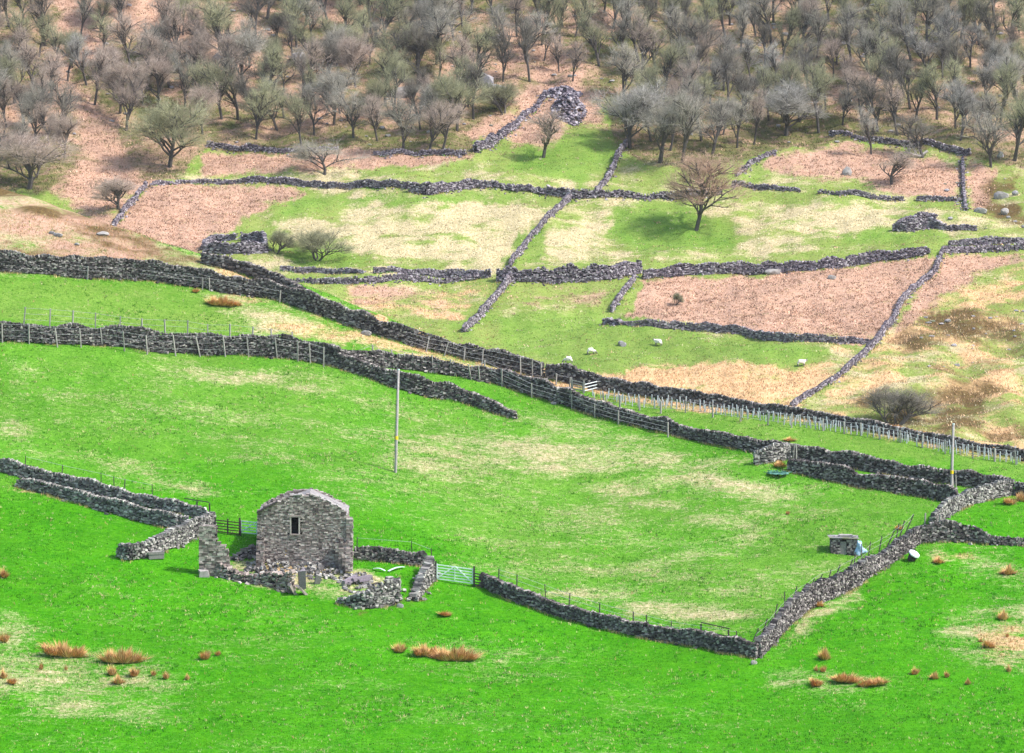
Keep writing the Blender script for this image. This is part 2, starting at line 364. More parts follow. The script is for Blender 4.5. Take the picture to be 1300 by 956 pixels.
NEARP = [
 (2, .9, 4, [(440,395),(640,455),(760,480),(1000,500),(1320,555),(1320,584),(1000,527),(860,508),(750,491),(640,467),(440,408)]),
 (1, .60, 8, [(-300,120),(0,225),(120,270),(250,318),(300,335),(400,378),(300,372),(217,362),(118,352),(-300,350)]),
 (0, .62, 8, [(-300,120),(0,225),(120,270),(190,300),(210,330),(160,340),(60,335),(-300,330)]),
 (4, .62, 5, [(-300,150),(0,228),(60,250),(125,276),(200,305),(300,340),(230,338),(150,322),(110,305),(60,283),(0,258)]),
 (4, .55, 5, [(-100,305),(0,305),(70,318),(60,330),(-100,328)]),
 (2, .55, 6, [(250,332),(330,340),(385,372),(330,368),(270,348)]),
 (1, .55, 12, [(230,362),(300,372),(380,386),(440,412),(560,450),(640,478),(560,462),(440,440),(330,425),(280,395)]),
 (2, .50, 8, [(260,372),(330,378),(440,415),(600,455),(700,487),(640,480),(440,437),(330,420),(350,395)]),
 (1, .55, 6, [(390,372),(600,440),(700,480),(690,500),(600,462),(440,415),(380,385)]),
 (2, .8, 5, [(640,472),(720,478),(800,495),(900,512),(880,522),(760,505),(690,492)]),
 (2, .6, 6, [(850,505),(1000,520),(1150,545),(1300,572),(1300,590),(1150,560),(1000,535),(860,518)]),
 (1, .27, 25, [(150,440),(420,455),(660,530),(960,575),(1190,640),(1160,690),(960,830),(620,745),(545,700),(300,600),(0,520),(0,440)]),
 (1, .50, 25, [(520,545),(700,520),(840,560),(1000,610),(1080,650),(1000,680),(820,610),(640,620),(520,600),(420,560)]),
 (1, .42, 22, [(600,575),(840,600),(1000,660),(1010,720),(880,680),(700,630)]),
 (1, .50, 14, [(640,740),(720,735),(800,740),(930,760),(990,770),(960,800),(850,795),(700,765)]),
 (1, .45, 12, [(170,460),(230,450),(430,490),(430,515),(330,500),(180,480)]),
 (1, .36, 12, [(0,500),(60,560),(200,585),(300,620),(280,640),(120,600),(0,580)]),
 (1, .17, 20, [(0,700),(120,700),(600,790),(960,850),(960,1000),(0,1000)]),
 (1, .36, 22, [(-60,765),(20,755),(70,805),(150,820),(250,860),(200,920),(-60,930)]),
 (1, .42, 12, [(480,800),(560,815),(660,830),(640,850),(520,835)]),
 (1, .38, 14, [(1160,690),(1290,690),(1330,760),(1240,740),(1180,720)]),
 (2, .42, 10, [(1180,690),(1240,695),(1240,715),(1180,712)]),
 (1, .40, 14, [(1200,770),(1330,740),(1330,860),(1240,850),(1180,820)]),
 (2, .45, 10, [(1230,800),(1330,790),(1330,850),(1250,840)]),
 (1, .30, 12, [(960,835),(1100,850),(1160,862),(1100,900),(960,880)]),
 (1, .60, 7, [(1100,722),(1080,752),(1030,775),(990,812),(975,835),(990,838),(1010,815),(1045,785),(1090,762)]),
 (1, .50, 5, [(262,728),(300,705),(330,700),(440,716),(500,738),(500,760),(440,768),(390,752),(330,745)]),
 (2, .36, 5, [(300,712),(340,708),(430,722),(420,735),(330,735)]),
 (4, .40, 4, [(425,762),(460,778),(510,770),(545,765),(540,752),(500,755)]),
 (2, .7, 3, [(25,612),(10,622),(40,625),(100,640),(95,636)]),
]
def cover(px, py, Y):
    Dr = ridge_d(px); far = Y > Dr + 25
    c = np.zeros((len(px), 6)); c[:, 5] = np.where(far, .92, 0)
    jx = 5 * und(px, py, 60, 31) + 3 * und(px, py, 21, 32); jy = 3 * und(px, py, 50, 33) + 2 * und(px, py, 15, 34)
    for isfar, L in ((True, FARP), (False, NEARP)):
        s = far == isfar
        x, y = px[s] + jx[s], py[s] + jy[s]
        cc = c[s]
        for ch, st, soft, poly in L:
            soft = soft * (2.2 if isfar else 2.0) if ch != 3 else soft
            w = smooth(-soft, soft, sdist(x, y, poly)) * st
            cc[:, ch] = np.maximum(cc[:, ch], w)
        if isfar:
            for st, soft, poly in FARGREEN:
                w = smooth(-soft, soft, sdist(x, y, poly)) * st
                cc[:, 1] *= 1 - w; cc[:, 2] *= 1 - w; cc[:, 5] *= 1 - .32 * w
        else:
            cc[:, 5] = np.maximum(cc[:, 5], .30 * smooth(720, 440, py[s]))
            w = smooth(-12, 12, sdist(x, y, [(-200,330),(300,370),(440,420),(440,440),(-200,400)]))
            cc[:, 5] = np.maximum(cc[:, 5], .50 * w)
            w = smooth(-10, 10, sdist(x, y, [(700,500),(1000,525),(1400,590),(1400,620),(1280,605),(960,560),(720,515)]))
            cc[:, 5] = np.maximum(cc[:, 5], .42 * w)
            w = smooth(-40, 60, sdist(x, y, [(420,470),(1300,600),(1170,690),(960,820),(640,740),(500,620)]))
            cc[:, 5] = np.maximum(cc[:, 5], .27 * w)
            b = cc[:, 1]; cc[:, 1] = np.maximum(b, .12)
        c[s] = cc
    return c
def covxy(X, Y):
    z = height(X, Y); Yc = np.maximum(Y, 330); px = 650 + F * X / Yc
    c = cover(px, -HY + F * (CZ - z) / Yc, Y); far = Y > ridge_d(px) + 25
    for ch, amp, sc in ((0, .75, 9), (1, .95, 7), (2, .9, 6), (4, 1.0, 6)):
        n = np.where(far, fbm(X, Y, sc, 4, .6, 30 * ch), fbm(X * .5, Y * 1.1, sc * .42, 4, .68, 30 * ch + 9)) - .5
        amp = amp * np.where(far, .75, .5 if ch == 1 else .8); w = c[:, ch]; c[:, ch] = np.clip(w + n * amp * 2.2 * np.clip(w * (1.35 - w) * 2, 0, 1) * (.85 if ch == 0 else 1), 0, 1.1)
    for ch, a_ in ((0, .7), (1, 1.5), (2, 1.3)):
        w = c[:, ch]; n = fbm(X * .6, Y, 1.9, 3, .65, 61 + 7 * ch) - .5
        c[:, ch] = np.clip(w + far * n * a_ * np.clip(w * 2, 0, 1), 0, 1.1)
    c[:, 0] = np.where((c[:, 3] > .5) & (px > 740), c[:, 0] * .84, c[:, 0])
    c[:, 5] = np.clip(c[:, 5] + (fbm(X, Y, 8, 4, .6, 7) - .5) * .35 * (c[:, 5] > .02), 0, 1)
    return c, z

# ------------------------------------------------------------------ the ground sheet
def axis(parts):
    a = []
    for lo, hi, st in parts: a.append(np.arange(lo, hi, st))
    return np.concatenate(a)
gx = axis([(-3000, -600, 300), (-600, -140, 40), (-140, -84, 2), (-84, 84, .5), (84, 140, 2), (140, 600, 40), (600, 3001, 300)])
gy = axis([(-600, 0, 60), (0, 300, 15), (300, 340, 4), (340, 500, .45), (500, 600, 2), (600, 850, .6), (850, 1000, 6), (1000, 4100, 150)])
GX, GY = np.meshgrid(gx, gy); sh = GX.shape
fx, fy = GX.ravel(), GY.ravel()
cov, gzv = covxy(fx, fy)
ii = np.arange(sh[0] * sh[1]).reshape(sh)
Q = np.stack([ii[:-1, :-1], ii[:-1, 1:], ii[1:, 1:], ii[1:, :-1]], -1).reshape(-1, 4)
me = mesh_arrays('ground', np.stack([fx, fy, gzv], 1), Q, M['ground'], smooth_=True)
for nm, sl in (('cov1', cov[:, :3]), ('cov2', cov[:, 3:])):
    a = me.color_attributes.new(nm, 'FLOAT_COLOR', 'POINT')
    a.data.foreach_set('color', np.concatenate([sl, np.ones((len(sl), 1))], 1).astype(np.float32).ravel())
g = link('ground', me); g['kind'] = 'structure'

# ------------------------------------------------------------------ ground cover you cannot count
def blades(name, label, cat, X, Y, hgt, wid, cols, n=3, spread=.12, lean=.5):
    N = len(X); Z = height(X, Y)
    X = np.repeat(X, n) + rng.normal(0, spread, N * n); Y = np.repeat(Y, n) + rng.normal(0, spread, N * n); Z = np.repeat(Z, n)
    hh = np.repeat(hgt, n) * rng.uniform(.6, 1.2, N * n); ww = np.repeat(wid, n) * rng.uniform(.6, 1.3, N * n)
    a = rng.uniform(0, math.pi, N * n); la = rng.uniform(0, 2 * math.pi, N * n); ll = hh * lean * rng.uniform(0, 1.2, N * n)
    B = np.stack([X, Y, Z - .03], 1); d = np.stack([np.cos(a), np.sin(a), 0 * a], 1) * ww[:, None] / 2
    T = B + np.stack([np.cos(la) * ll, np.sin(la) * ll, hh + .03], 1)
    V = np.stack([B - d, B + d, T], 1).reshape(-1, 3)
    c = np.repeat(np.repeat(cols, n, 0) * rng.uniform(.8, 1.2, (N * n, 1)), 3, 0)
    o = link(name, mesh_arrays(name, V, np.arange(len(V)).reshape(-1, 3), M['tint'], col=c))
    return tag(o, label, cat, kind='stuff')
def pick(n, x0, x1, y0, y1):
    """random spots spread evenly over the photographed ground"""
    px = rng.uniform(-30, 1330, n); Yv = rng.uniform(y0, y1, n)
    return (px - 650) / F * Yv, Yv
# near field grass
X, Y = pick(230000, 0, 0, 346, 470)
c, z = covxy(X, Y); ok = Y < ridge_d(650 + F * X / Y) + 2; X, Y, c = X[ok], Y[ok], c[ok]
nz = .5 + .16 * und(X, Y, 1.9, 51) + .14 * und(X, Y, .8, 52) + rng.normal(0, .12, len(X))
dry = rng.random(len(X)) < smooth(.22, .85, c[:, 1] + (nz - .5) * 1.0)
gf = np.clip((fbm(X, Y, 5, 5, .65, 5) - .5) * 2.4 + .5 + rng.normal(0, .18, len(X)), 0, 1)[:, None]; yl = np.clip(c[:, 5] * 1.5, 0, 1)[:, None]
green = (np.array([.018, .105, .001]) * (1 - gf) + np.array([.12, .39, .004]) * gf) * (1 - yl) + (np.array([.025, .16, .006]) * (1 - gf) + np.array([.19, .46, .04]) * gf) * yl
straw = np.array([.62, .54, .33]) * rng.uniform(.6, 1.15, (len(X), 1))
red = rng.random(len(X)) < smooth(.22, .8, np.maximum(c[:, 2], c[:, 0]) + (nz - .5) * .9)
cols = np.where(dry[:, None], straw, green); cols = np.where(red[:, None], np.array([.46, .27, .13]) * rng.uniform(.6, 1.15, (len(X), 1)), cols)
hg = np.where(red, .20, np.where(dry, .12, .09)); wd = np.where(dry | red, .05, .05)
blades('pasture_grass', 'bright green pasture grass flecked with dry straw on the near fields', 'grass', X, Y, hg, wd, cols, n=2, spread=.08, lean=.9)
# coarser tussocks standing out of the near turf
X, Y = pick(26000, 0, 0, 346, 470); c, z = covxy(X, Y)
ok = (Y < ridge_d(650 + F * X / Y) + 2) & (fbm(X * .5, Y, 4, 4, .65, 311) + rng.normal(0, .06, len(X)) > .53); X, Y, c = X[ok], Y[ok], c[ok]
pale = (rng.random(len(X)) < np.clip(c[:, 1] * 1.2 + .12, 0, .9))[:, None]
cols = np.where(pale, np.array([.56, .50, .24]), np.array([.02, .15, .003])) * rng.uniform(.6, 1.2, (len(X), 1))
blades('turf_tussocks', 'coarse dark green and straw tussocks standing out of the near turf', 'grass', X, Y, np.full(len(X), .17), np.full(len(X), .045), cols, n=7, spread=.10, lean=.8)
# far hillside grass and bracken
X, Y = pick(210000, 0, 0, 600, 835)
c, z = covxy(X, Y)
nz = .5 + .16 * und(X, Y, 4, 53) + .14 * und(X, Y, 1.6, 54) + rng.normal(0, .12, len(X))
U = rng.random(len(X)); isb = U < .90 * smooth(.25, .80, c[:, 0] + (nz - .5) * 1.0)
U = rng.random(len(X)); iso = (U < .94 * smooth(.25, .8, c[:, 2] + (nz - .5) * 1.0)) & ~isb
U = rng.random(len(X)); iss = (U < .92 * smooth(.2, .85, c[:, 1] + (nz - .5) * 1.1)) & ~isb & ~iso
r1 = rng.uniform(.6, 1.2, (len(X), 1)) * (.72 + .55 * fbm(X, Y, 3.5, 4, .6, 77))[:, None]; rsw = fbm(X, Y, 2.2, 3, .6, 123)[:, None]; rb = r1 * (.40 + 1.15 * rsw) * np.where(rng.random((len(X), 1)) < .12, .45, 1)
s = isb; blades('dead_bracken', 'flattened pink brown dead bracken covering patches of the far hillside', 'bracken', X[s], Y[s], np.full(s.sum(), .22), np.full(s.sum(), .16), (np.array([.54, .35, .245]) * rb)[s], n=3, spread=.25, lean=1.6)
s = iso | iss; colr = np.where(iso[:, None], np.array([.64, .43, .25]), np.array([.66, .58, .38])) * r1
blades('rough_moor_grass', 'pale straw and orange rough grass on the far hillside', 'grass', X[s], Y[s], np.where(iso, .30, .18)[s], np.full(s.sum(), .11), colr[s], n=3, spread=.2, lean=1.0)
s = ~(isb | iso | iss); s &= rng.random(len(X)) < .6
gk = np.clip((c[:, 5] - .6) / .32, 0, 1) * .13; gc = np.stack([rng.uniform(.06, .2, len(X)) + gk, rng.uniform(.17, .30, len(X)), rng.uniform(.02, .06, len(X)) + gk * .3], 1)
wd_ = (c[:, 3] > .5)[:, None]; gc = np.where(wd_, np.where(rng.random((len(X), 1)) < .4, np.array([.20, .135, .085]), np.array([.12, .13, .035])) * rng.uniform(.4, 1.4, (len(X), 1)), gc)
blades('hill_grass', 'green and mossy grass on the far hillside and the wood floor', 'grass', X[s], Y[s], np.where(c[:, 3] > .5, .28, .12)[s], np.full(s.sum(), .11), gc[s], n=3, spread=.2, lean=.8)

# ------------------------------------------------------------------ dry stone walls
def wall_mesh(P, H, th=.55, L=.235, ch=.14, tumble=.0, cope=True, seed=0, mat='wall', seg_noise=.10, name='wall'):
    """P world polyline (n,3), H heights (n,); every stone is modelled"""
    P = np.array(P, float); H = np.array(H, float)
    # smooth the line a little (corner cutting)
    for _ in range(2):
        if len(P) > 2:
            a = P[:-1] * .75 + P[1:] * .25; b = P[:-1] * .25 + P[1:] * .75
            P2 = np.empty((2 * len(a), 3)); P2[0::2] = a; P2[1::2] = b; h1 = H[:-1] * .75 + H[1:] * .25; h2 = H[:-1] * .25 + H[1:] * .75
            H2 = np.empty(2 * len(a)); H2[0::2] = h1; H2[1::2] = h2
            P2[0] = P[0]; P2[-1] = P[-1]; H2[0] = H[0]; H2[-1] = H[-1]; P, H = P2, H2
    d = np.linalg.norm(np.diff(P[:, :2], axis=0), axis=1); S = np.concatenate([[0], np.cumsum(d)]); T = S[-1]
    def pos(s):
        x = np.interp(s, S, P[:, 0]); y = np.interp(s, S, P[:, 1])
        e = .25
        dx = np.interp(s + e, S, P[:, 0]) - np.interp(s - e, S, P[:, 0]); dy = np.interp(s + e, S, P[:, 1]) - np.interp(s - e, S, P[:, 1])
        n = np.hypot(dx, dy) + 1e-9
        return x, y, dx / n, dy / n
    def Hs(s): 
        h = np.interp(s, S, H)
        return h * (1 + seg_noise * und(s, s * 0, 3.1, seed + 5) + seg_noise * .8 * und(s, s * 0, 9, seed + 6) + tumble * .35 * und(s, s * 0, 4.5, seed + 7))
    mb = MB()
    off = P[0].copy(); off[2] = gz(P[0][0], P[0][1])
    ncs = int(H.max() * 1.35 / ch) + 1
    for c in range(ncs):
        for side in (-1, 1):
            ln = rng.uniform(.6, 1.5, int(T / (L * .9)) + 3) * L
            s = np.cumsum(ln) - ln / 2; ok = s < T; s, ln = s[ok], ln[ok]
            hs = Hs(s); zc = (c + .5) * ch
            ok = zc < hs - ch * .2
            if tumble: ok &= rng.random(len(s)) > tumble * .3 * (zc / np.maximum(hs, .1))
            s, ln, hs = s[ok], ln[ok], hs[ok]
            if not len(s): continue
            x, y, dx, dy = pos(s)
            wdt = th * (1 - .30 * zc / np.maximum(hs, .4))
            o = side * (wdt / 2 - .10) + rng.normal(0, .032 + .06 * tumble, len(s))
            cx, cy = x - dy * o, y + dx * o
            C = np.stack([cx, cy, height(x, y) + zc + rng.normal(0, .032 + .04 * tumble, len(s)) + .05 * und(s, s * 0, 2.2, seed + 9)], 1)
            Sz = np.stack([ln * .92, rng.uniform(.2, .3, len(s)), ch * rng.uniform(.6, 1.25, len(s))], 1)
            mb.boxes(C, Sz, yaw=np.arctan2(dy, dx) + rng.normal(0, .14 + .3 * tumble, len(s)), pitch=rng.normal(0, .16 + .25 * tumble, len(s)), roll=rng.normal(0, .12, len(s)), jit=.16)
    if cope:
        ln = rng.uniform(.7, 1.4, int(T / (L * .42)) + 3) * L * .55
        s = np.cumsum(ln); ok = s < T; s, ln = s[ok], ln[ok]
        if tumble: k = rng.random(len(s)) > tumble * .8; s, ln = s[k], ln[k]
        hs = Hs(s); x, y, dx, dy = pos(s)
        C = np.stack([x, y, height(x, y) + hs + .04], 1); n = len(s)
        Sz = np.stack([ln * .9, th * rng.uniform(.6, .85, n), rng.uniform(.15, .30, n)], 1)
        mb.boxes(C, Sz, yaw=np.arctan2(dy, dx) + rng.normal(0, .15, n), pitch=rng.normal(.2, .15, n), roll=rng.normal(0, .15, n), jit=.14)
    # fallen stones along the foot
    n = int(T * (.5 + 5 * tumble)); s = rng.uniform(0, T, n); x, y, dx, dy = pos(s); o = rng.choice([-1, 1], n) * (th * .5 + np.abs(rng.normal(0, .15 + .5 * tumble, n)))
    fx_, fy_ = x - dy * o, y + dx * o
    mb.boxes(np.stack([fx_, fy_, height(fx_, fy_) + .05], 1), np.stack([rng.uniform(.15, .4, n), rng.uniform(.15, .35, n), rng.uniform(.1, .22, n)], 1), yaw=rng.uniform(0, 6, n), roll=rng.normal(0, .3, n), pitch=rng.normal(0, .3, n), jit=.15)
    # dark rubble heart
    s = np.arange(.2, T - .1, .35); x, y, dx, dy = pos(s); hs = np.maximum(Hs(s) - .12, .1)
    C = np.stack([x, y, height(x, y) + hs / 2 - .1], 1)
    mb.boxes(C, np.stack([np.full(len(s), .37), np.full(len(s), th * .34), hs + .2], 1), yaw=np.arctan2(dy, dx), m=1)
    return mb, off
NW = [0]; WALLS = []
def wall(pts, heights, label, far=False, parent=None, name='dry_stone_wall', cat='stone wall', group=None, **kw):
    NW[0] += 1
    P = [at(x, y, far) for x, y in pts]; WALLS.append((P, kw.get('th', .55), far))
    H = [heights] * len(P) if isinstance(heights, (int, float)) else heights
    if far: H = [h * .86 for h in H]; kw['th'] = kw.get('th', .5) * .85
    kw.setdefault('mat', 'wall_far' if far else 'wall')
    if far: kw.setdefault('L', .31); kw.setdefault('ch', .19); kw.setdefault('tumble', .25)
    mb, off = wall_mesh(P, H, seed=NW[0] * 17, **kw)
    o = mb.build(name, [M[kw['mat']], M['core']], parent, off)
    o.location = off
    if label: tag(o, label, cat, group)
    return o
# near walls (photo positions of the foot of each wall)
wall([(-40,343),(0,344),(51,347),(118,353),(169,354),(217,360),(271,368),(305,374),(338,378),(372,387),(399,398),(440,411),(474,424),(515,437),(559,448),(600,458),(640,468),(690,481)], [1.75,1.75,1.8,1.8,1.7,1.6,1.5,1.5,1.55,1.6,1.6,1.55,1.5,1.45,1.4,1.35,1.3,1.3],
     'long dark stone wall from the left edge below the brown bracken spur down to the small wooden gate', L=.215, ch=.13)
wall([(693,481),(751,492),(800,500),(860,509),(928,519),(995,527),(1046,536),(1114,549),(1165,559),(1232,571),(1310,584)], [1.35,1.3,1.2,.95,.85,.8,.8,.75,.7,.65,.65],
     'stone wall along the crest behind the white tree tubes, running to the right edge')
wall([(-40,431),(0,433),(44,435),(101,437),(135,438),(169,442),(220,447),(288,450),(321,451),(372,456),(406,460),(432,467)], 1.62,
     'dark stone wall with leaning pale fence posts in front, at left above the brightest field', L=.215, ch=.13)
wall([(432,465),(470,464),(518,468),(565,475),(599,481),(633,487),(667,499),(718,514),(768,530),(819,543),(870,556),(928,568),(975,577),(1030,586),(1113,600),(1206,614),(1255,621),(1284,626)], [1.4,1.1,1.2,1.2,1.1,1.1,1.45,1.4,1.15,1.05,1.0,1.05,1.05,1.1,1.1,1.1,1.1,1.1],
     'long dark stone wall sloping across the middle of the photo to the upper right yard', L=.215, ch=.13)
wall([(432,468),(474,481),(518,497),(565,506),(599,514),(626,523),(655,532)], [1.2,1.35,1.4,1.25,1.1,.9,.55],
     'short spur of dark wall ending in the open grass right of the telegraph pole top', L=.215, ch=.13)
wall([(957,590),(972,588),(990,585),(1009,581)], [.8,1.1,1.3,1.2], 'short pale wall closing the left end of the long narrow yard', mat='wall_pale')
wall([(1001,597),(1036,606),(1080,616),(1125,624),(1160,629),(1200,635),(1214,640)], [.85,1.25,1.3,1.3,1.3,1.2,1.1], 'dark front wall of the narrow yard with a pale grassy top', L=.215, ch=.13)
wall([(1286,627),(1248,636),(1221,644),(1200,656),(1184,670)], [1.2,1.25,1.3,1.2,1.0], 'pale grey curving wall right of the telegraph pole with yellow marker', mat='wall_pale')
wall([(1289,628),(1340,634)], 1.0, 'short end of dark wall cut by the right edge above two rush clumps')
wall([(1320,693),(1266,692),(1245,690),(1232,688),(1200,687),(1165,689)], [.6,.4,1.0,1.3,1.35,1.3], 'dark wall running from the right edge with a collapsed low gap, above the white tub')
wall([(1165,689),(1151,700),(1131,714),(1110,726),(1093,739),(1077,750),(1050,761),(1022,774),(1006,789),(989,804),(978,818),(962,835)], [1.3,1.4,1.35,1.35,1.4,1.45,1.5,1.55,1.5,1.45,1.35,1.2],
     'tall stone wall snaking down from the white tub to the lower right corner', th=.65, L=.215, ch=.13)
wall([(962,836),(928,829),(894,822),(860,816),(802,807),(751,794),(721,787),(687,774),(647,761),(623,749),(611,743)], [1.2,1.0,.95,.9,.9,.95,1.0,1.05,1.0,1.0,1.0],
     'low dark wall from the white metal gate down to the lower corner in front', L=.215, ch=.13)
wall([(449,710),(480,712),(515,716),(540,719)], [.85,.95,1.0,1.05], 'short wall joining the right side of the ruined barn to the gate wall')
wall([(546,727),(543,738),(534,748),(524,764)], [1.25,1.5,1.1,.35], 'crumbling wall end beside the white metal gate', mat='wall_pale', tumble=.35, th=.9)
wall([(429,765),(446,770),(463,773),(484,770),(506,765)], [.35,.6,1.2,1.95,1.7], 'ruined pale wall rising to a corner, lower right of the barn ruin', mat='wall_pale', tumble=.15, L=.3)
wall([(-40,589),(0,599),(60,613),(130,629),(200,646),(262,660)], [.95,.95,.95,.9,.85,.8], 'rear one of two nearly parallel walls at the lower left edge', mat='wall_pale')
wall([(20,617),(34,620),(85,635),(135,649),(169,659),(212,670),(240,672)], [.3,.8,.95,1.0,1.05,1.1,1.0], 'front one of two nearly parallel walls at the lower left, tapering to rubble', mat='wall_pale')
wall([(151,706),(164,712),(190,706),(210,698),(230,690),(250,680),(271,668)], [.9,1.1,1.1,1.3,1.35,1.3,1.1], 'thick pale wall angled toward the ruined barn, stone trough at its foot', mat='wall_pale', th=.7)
wall([(256,333),(280,340),(305,346),(330,355),(352,362),(388,379)], [.8,1.0,1.2,1.1,.95,.7], 'short dark wall on the crest below the low purple ruin', L=.3)
# far walls
wall([(143,293),(158,270),(172,252),(186,236)], .9, 'short purple grey wall climbing on the left beside the bracken field', True)
wall([(190,237),(230,233),(271,232),(310,232),(355,233),(400,238),(440,240),(480,240),(520,240)], [.6,.5,.6,.9,1.0,1.1,1.0,1.2,1.3], 'tumbled purple wall above the left bracken field, under the bare tree', True)
wall([(520,243),(545,248),(560,244),(600,237),(640,240),(694,246)], [1.4,2.3,1.5,1.3,.9,1.0], 'tumbled wall with a tall heap of stones, left of the upper wall crossing', True, th=1.1, tumble=.5)
wall([(694,246),(720,252),(745,251),(775,250),(802,251),(840,252),(870,251),(915,246)], [1.3,1.6,1.1,1.1,.9,1.0,1.2,1.0], 'ruined wall from the upper crossing to behind the lone spreading tree', True, th=1.0, tumble=.5)
wall([(929,237),(955,239),(982,241),(1016,244)], [1.0,.9,.7,.5], 'low purple wall right of the lone spreading tree', True)
wall([(1038,246),(1070,248),(1100,251),(1148,255)], [.5,.7,.8,.7], 'low broken wall on the right under the upper pink bracken', True)
wall([(1163,255),(1190,255),(1219,256)], .7, 'short low wall meeting the upright wall at upper right', True)
wall([(1226,268),(1223,240),(1222,218),(1222,203)], [.7,.9,.8,.6], 'narrow wall climbing straight up the slope at upper right', True, tumble=.4)
wall([(756,246),(772,230),(780,212),(789,192),(797,180)], [1.2,1.2,1.3,1.1,.8], 'steep purple wall climbing from the upper crossing into the wood', True, tumble=.3)
wall([(724,254),(706,268),(690,286),(668,308),(647,340)], [1.2,1.0,.9,.9,.9], 'wall dropping downhill between the upper and lower wall crossings', True, tumble=.12)
wall([(648,358),(640,368),(620,392),(600,412),(588,422)], [1.5,1.1,1.2,1.2,1.0], 'wall dropping downhill from the lower crossing to the crest', True, tumble=.25)
wall([(355,344),(400,345),(440,347),(462,347)], [.8,.7,.8,.3], 'low pinkish wall right of the dark crest wall', True, tumble=.15)
wall([(474,347),(520,349),(570,351),(623,352)], [.7,.9,1.1,1.3], 'straight grey wall under the pale straw field left of the lower crossing', True, tumble=.1)
wall([(630,357),(655,357),(680,357),(720,357),(768,356),(795,350),(812,345)], [2.0,1.8,1.8,2.1,2.0,1.7,1.4], 'thick purple heaped wall right of the lower crossing', True, th=1.3, tumble=.4)
wall([(360,357),(400,360),(440,361),(480,360),(540,357),(608,354)], [.4,.8,.9,.8,.9,.6], 'lower of the two close parallel walls left of the lower crossing', True, tumble=.45)
wall([(816,354),(860,350),(928,347),(995,345),(1050,341),(1097,333),(1148,329),(1180,321)], [1.5,1.7,1.7,1.6,1.5,1.6,1.3,1.1], 'long thick purple wall along the top of the big bracken field', True, th=1.0, tumble=.25)
wall([(1196,321),(1232,320),(1262,319),(1320,317)], [.9,.9,1.0,.9], 'lower of two walls reaching the right edge above the bracken', True, tumble=.3)
wall([(1204,312),(1240,311),(1320,309)], [.9,1.0,1.0], 'upper of two walls reaching the right edge above the bracken', True, tumble=.15)
wall([(806,356),(797,368),(786,382),(776,397)], [.8,1.0,1.0,.9], 'short wall down the left side of the big bracken field', True, tumble=.1)
wall([(766,412),(780,412),(797,413)], [.9,.8,.4], 'small heap of fallen wall at the corner below the big bracken field', True, tumble=.5, th=1.0)
wall([(797,414),(830,415),(870,419),(920,423),(958,428),(975,433),(1029,435),(1107,438)], [.5,1.1,1.2,1.2,1.2,1.3,1.1,.8], 'dark grey wall along the bottom of the big bracken field', True, tumble=.08)
wall([(1196,322),(1188,348),(1168,360),(1148,379),(1130,415),(1112,437),(1092,455),(1080,467),(1060,482),(1046,491),(1025,503),(1004,519)], [.9,.9,.9,1.0,1.0,1.0,.8,.9,.7,.7,.7,.7], 'long narrow wall running down the right side of the big bracken field', True, tumble=.2)
wall([(603,194),(625,184),(645,168),(660,154),(680,138),(693,120)], [1.6,1.6,1.0,.8,.6,.6], 'broken wall climbing diagonally toward the heap of stones at the wood edge', True, tumble=.6, th=1.0)
wall([(474,197),(510,195),(550,197),(592,198)], [.7,.7,.9,.9], 'mossy broken wall along the foot of the wood left of the climbing wall', True, tumble=.4)
wall([(262,186),(290,189),(332,193),(380,191),(430,190)], [.9,1.0,.9,.5,.4], 'dark broken wall at the foot of the wood above the left bracken', True, tumble=.5)
wall([(1053,173),(1085,177),(1117,180),(1160,186),(1232,197)], [.7,.7,.8,.9,1.0], 'dark mossy wall along the foot of the wood at upper right', True, tumble=.4)
wall([(935,225),(948,212),(965,203),(985,196)], [.6,.7,.7,.5], 'low mossy wall slanting up to the wood right of the lone tree', True, tumble=.5)

# stone heaps and low ruins on the far side
def heap(px, py, w, d, h, n, label, name='stone_heap', cat='stone heap', far=True, mat='wall_far', ss=(.2, .6)):
    c = at(px, py, far); mb = MB()
    r = np.sqrt(rng.random(n)); a = rng.uniform(0, 6.28, n); x = c[0] + r * np.cos(a) * w / 2; y = c[1] + r * np.sin(a) * d / 2
    z = height(x, y) + h * (1 - r ** 1.6) * rng.uniform(.2, 1, n)
    mb.boxes(np.stack([x, y, z], 1), np.stack([rng.uniform(*ss, n), rng.uniform(*ss, n), rng.uniform(ss[0] * .6, ss[1] * .7, n)], 1), yaw=rng.uniform(0, 6, n), roll=rng.normal(0, .4, n), pitch=rng.normal(0, .4, n), jit=.16)
    o = mb.build(name, [M[mat], M['core']], None, c); o.location = c
    return tag(o, label, cat)
heap(722, 140, 5.5, 7, 2.2, 420, 'large grey heap of fallen stones at the clearing edge above the pink tree')
heap(716, 120, 6.0, 4, 1.3, 260, 'flat dark heap of stones just above the larger heap at the clearing edge')
def small_ruin(pts_list, label, cpx, cpy):
    c = at(cpx, cpy, True); t = thing('ruined_sheepfold', label, 'ruin', c)
    for pts, hs in pts_list:
        P = [at(x, y, True) for x, y in pts]
        mb, off = wall_mesh(P, np.array(hs, float), seed=int(cpx) + int(pts[0][0]), L=.38, ch=.17, tumble=.25, th=.7)
        o = mb.build('wall', [M['wall_far'], M['core']], t, off); o.location = off - c
    return t
small_ruin([([(258,321),(275,322),(298,322),(318,322),(338,321)], [1.0,1.8,1.4,2.2,1.4]), ([(258,318),(266,306),(300,304)], [.9,1.0,.9]), ([(338,320),(334,308),(305,305)], [1.3,1.6,1.1])], 'low purple stone ruin behind the dark crest wall at left', 298, 321)
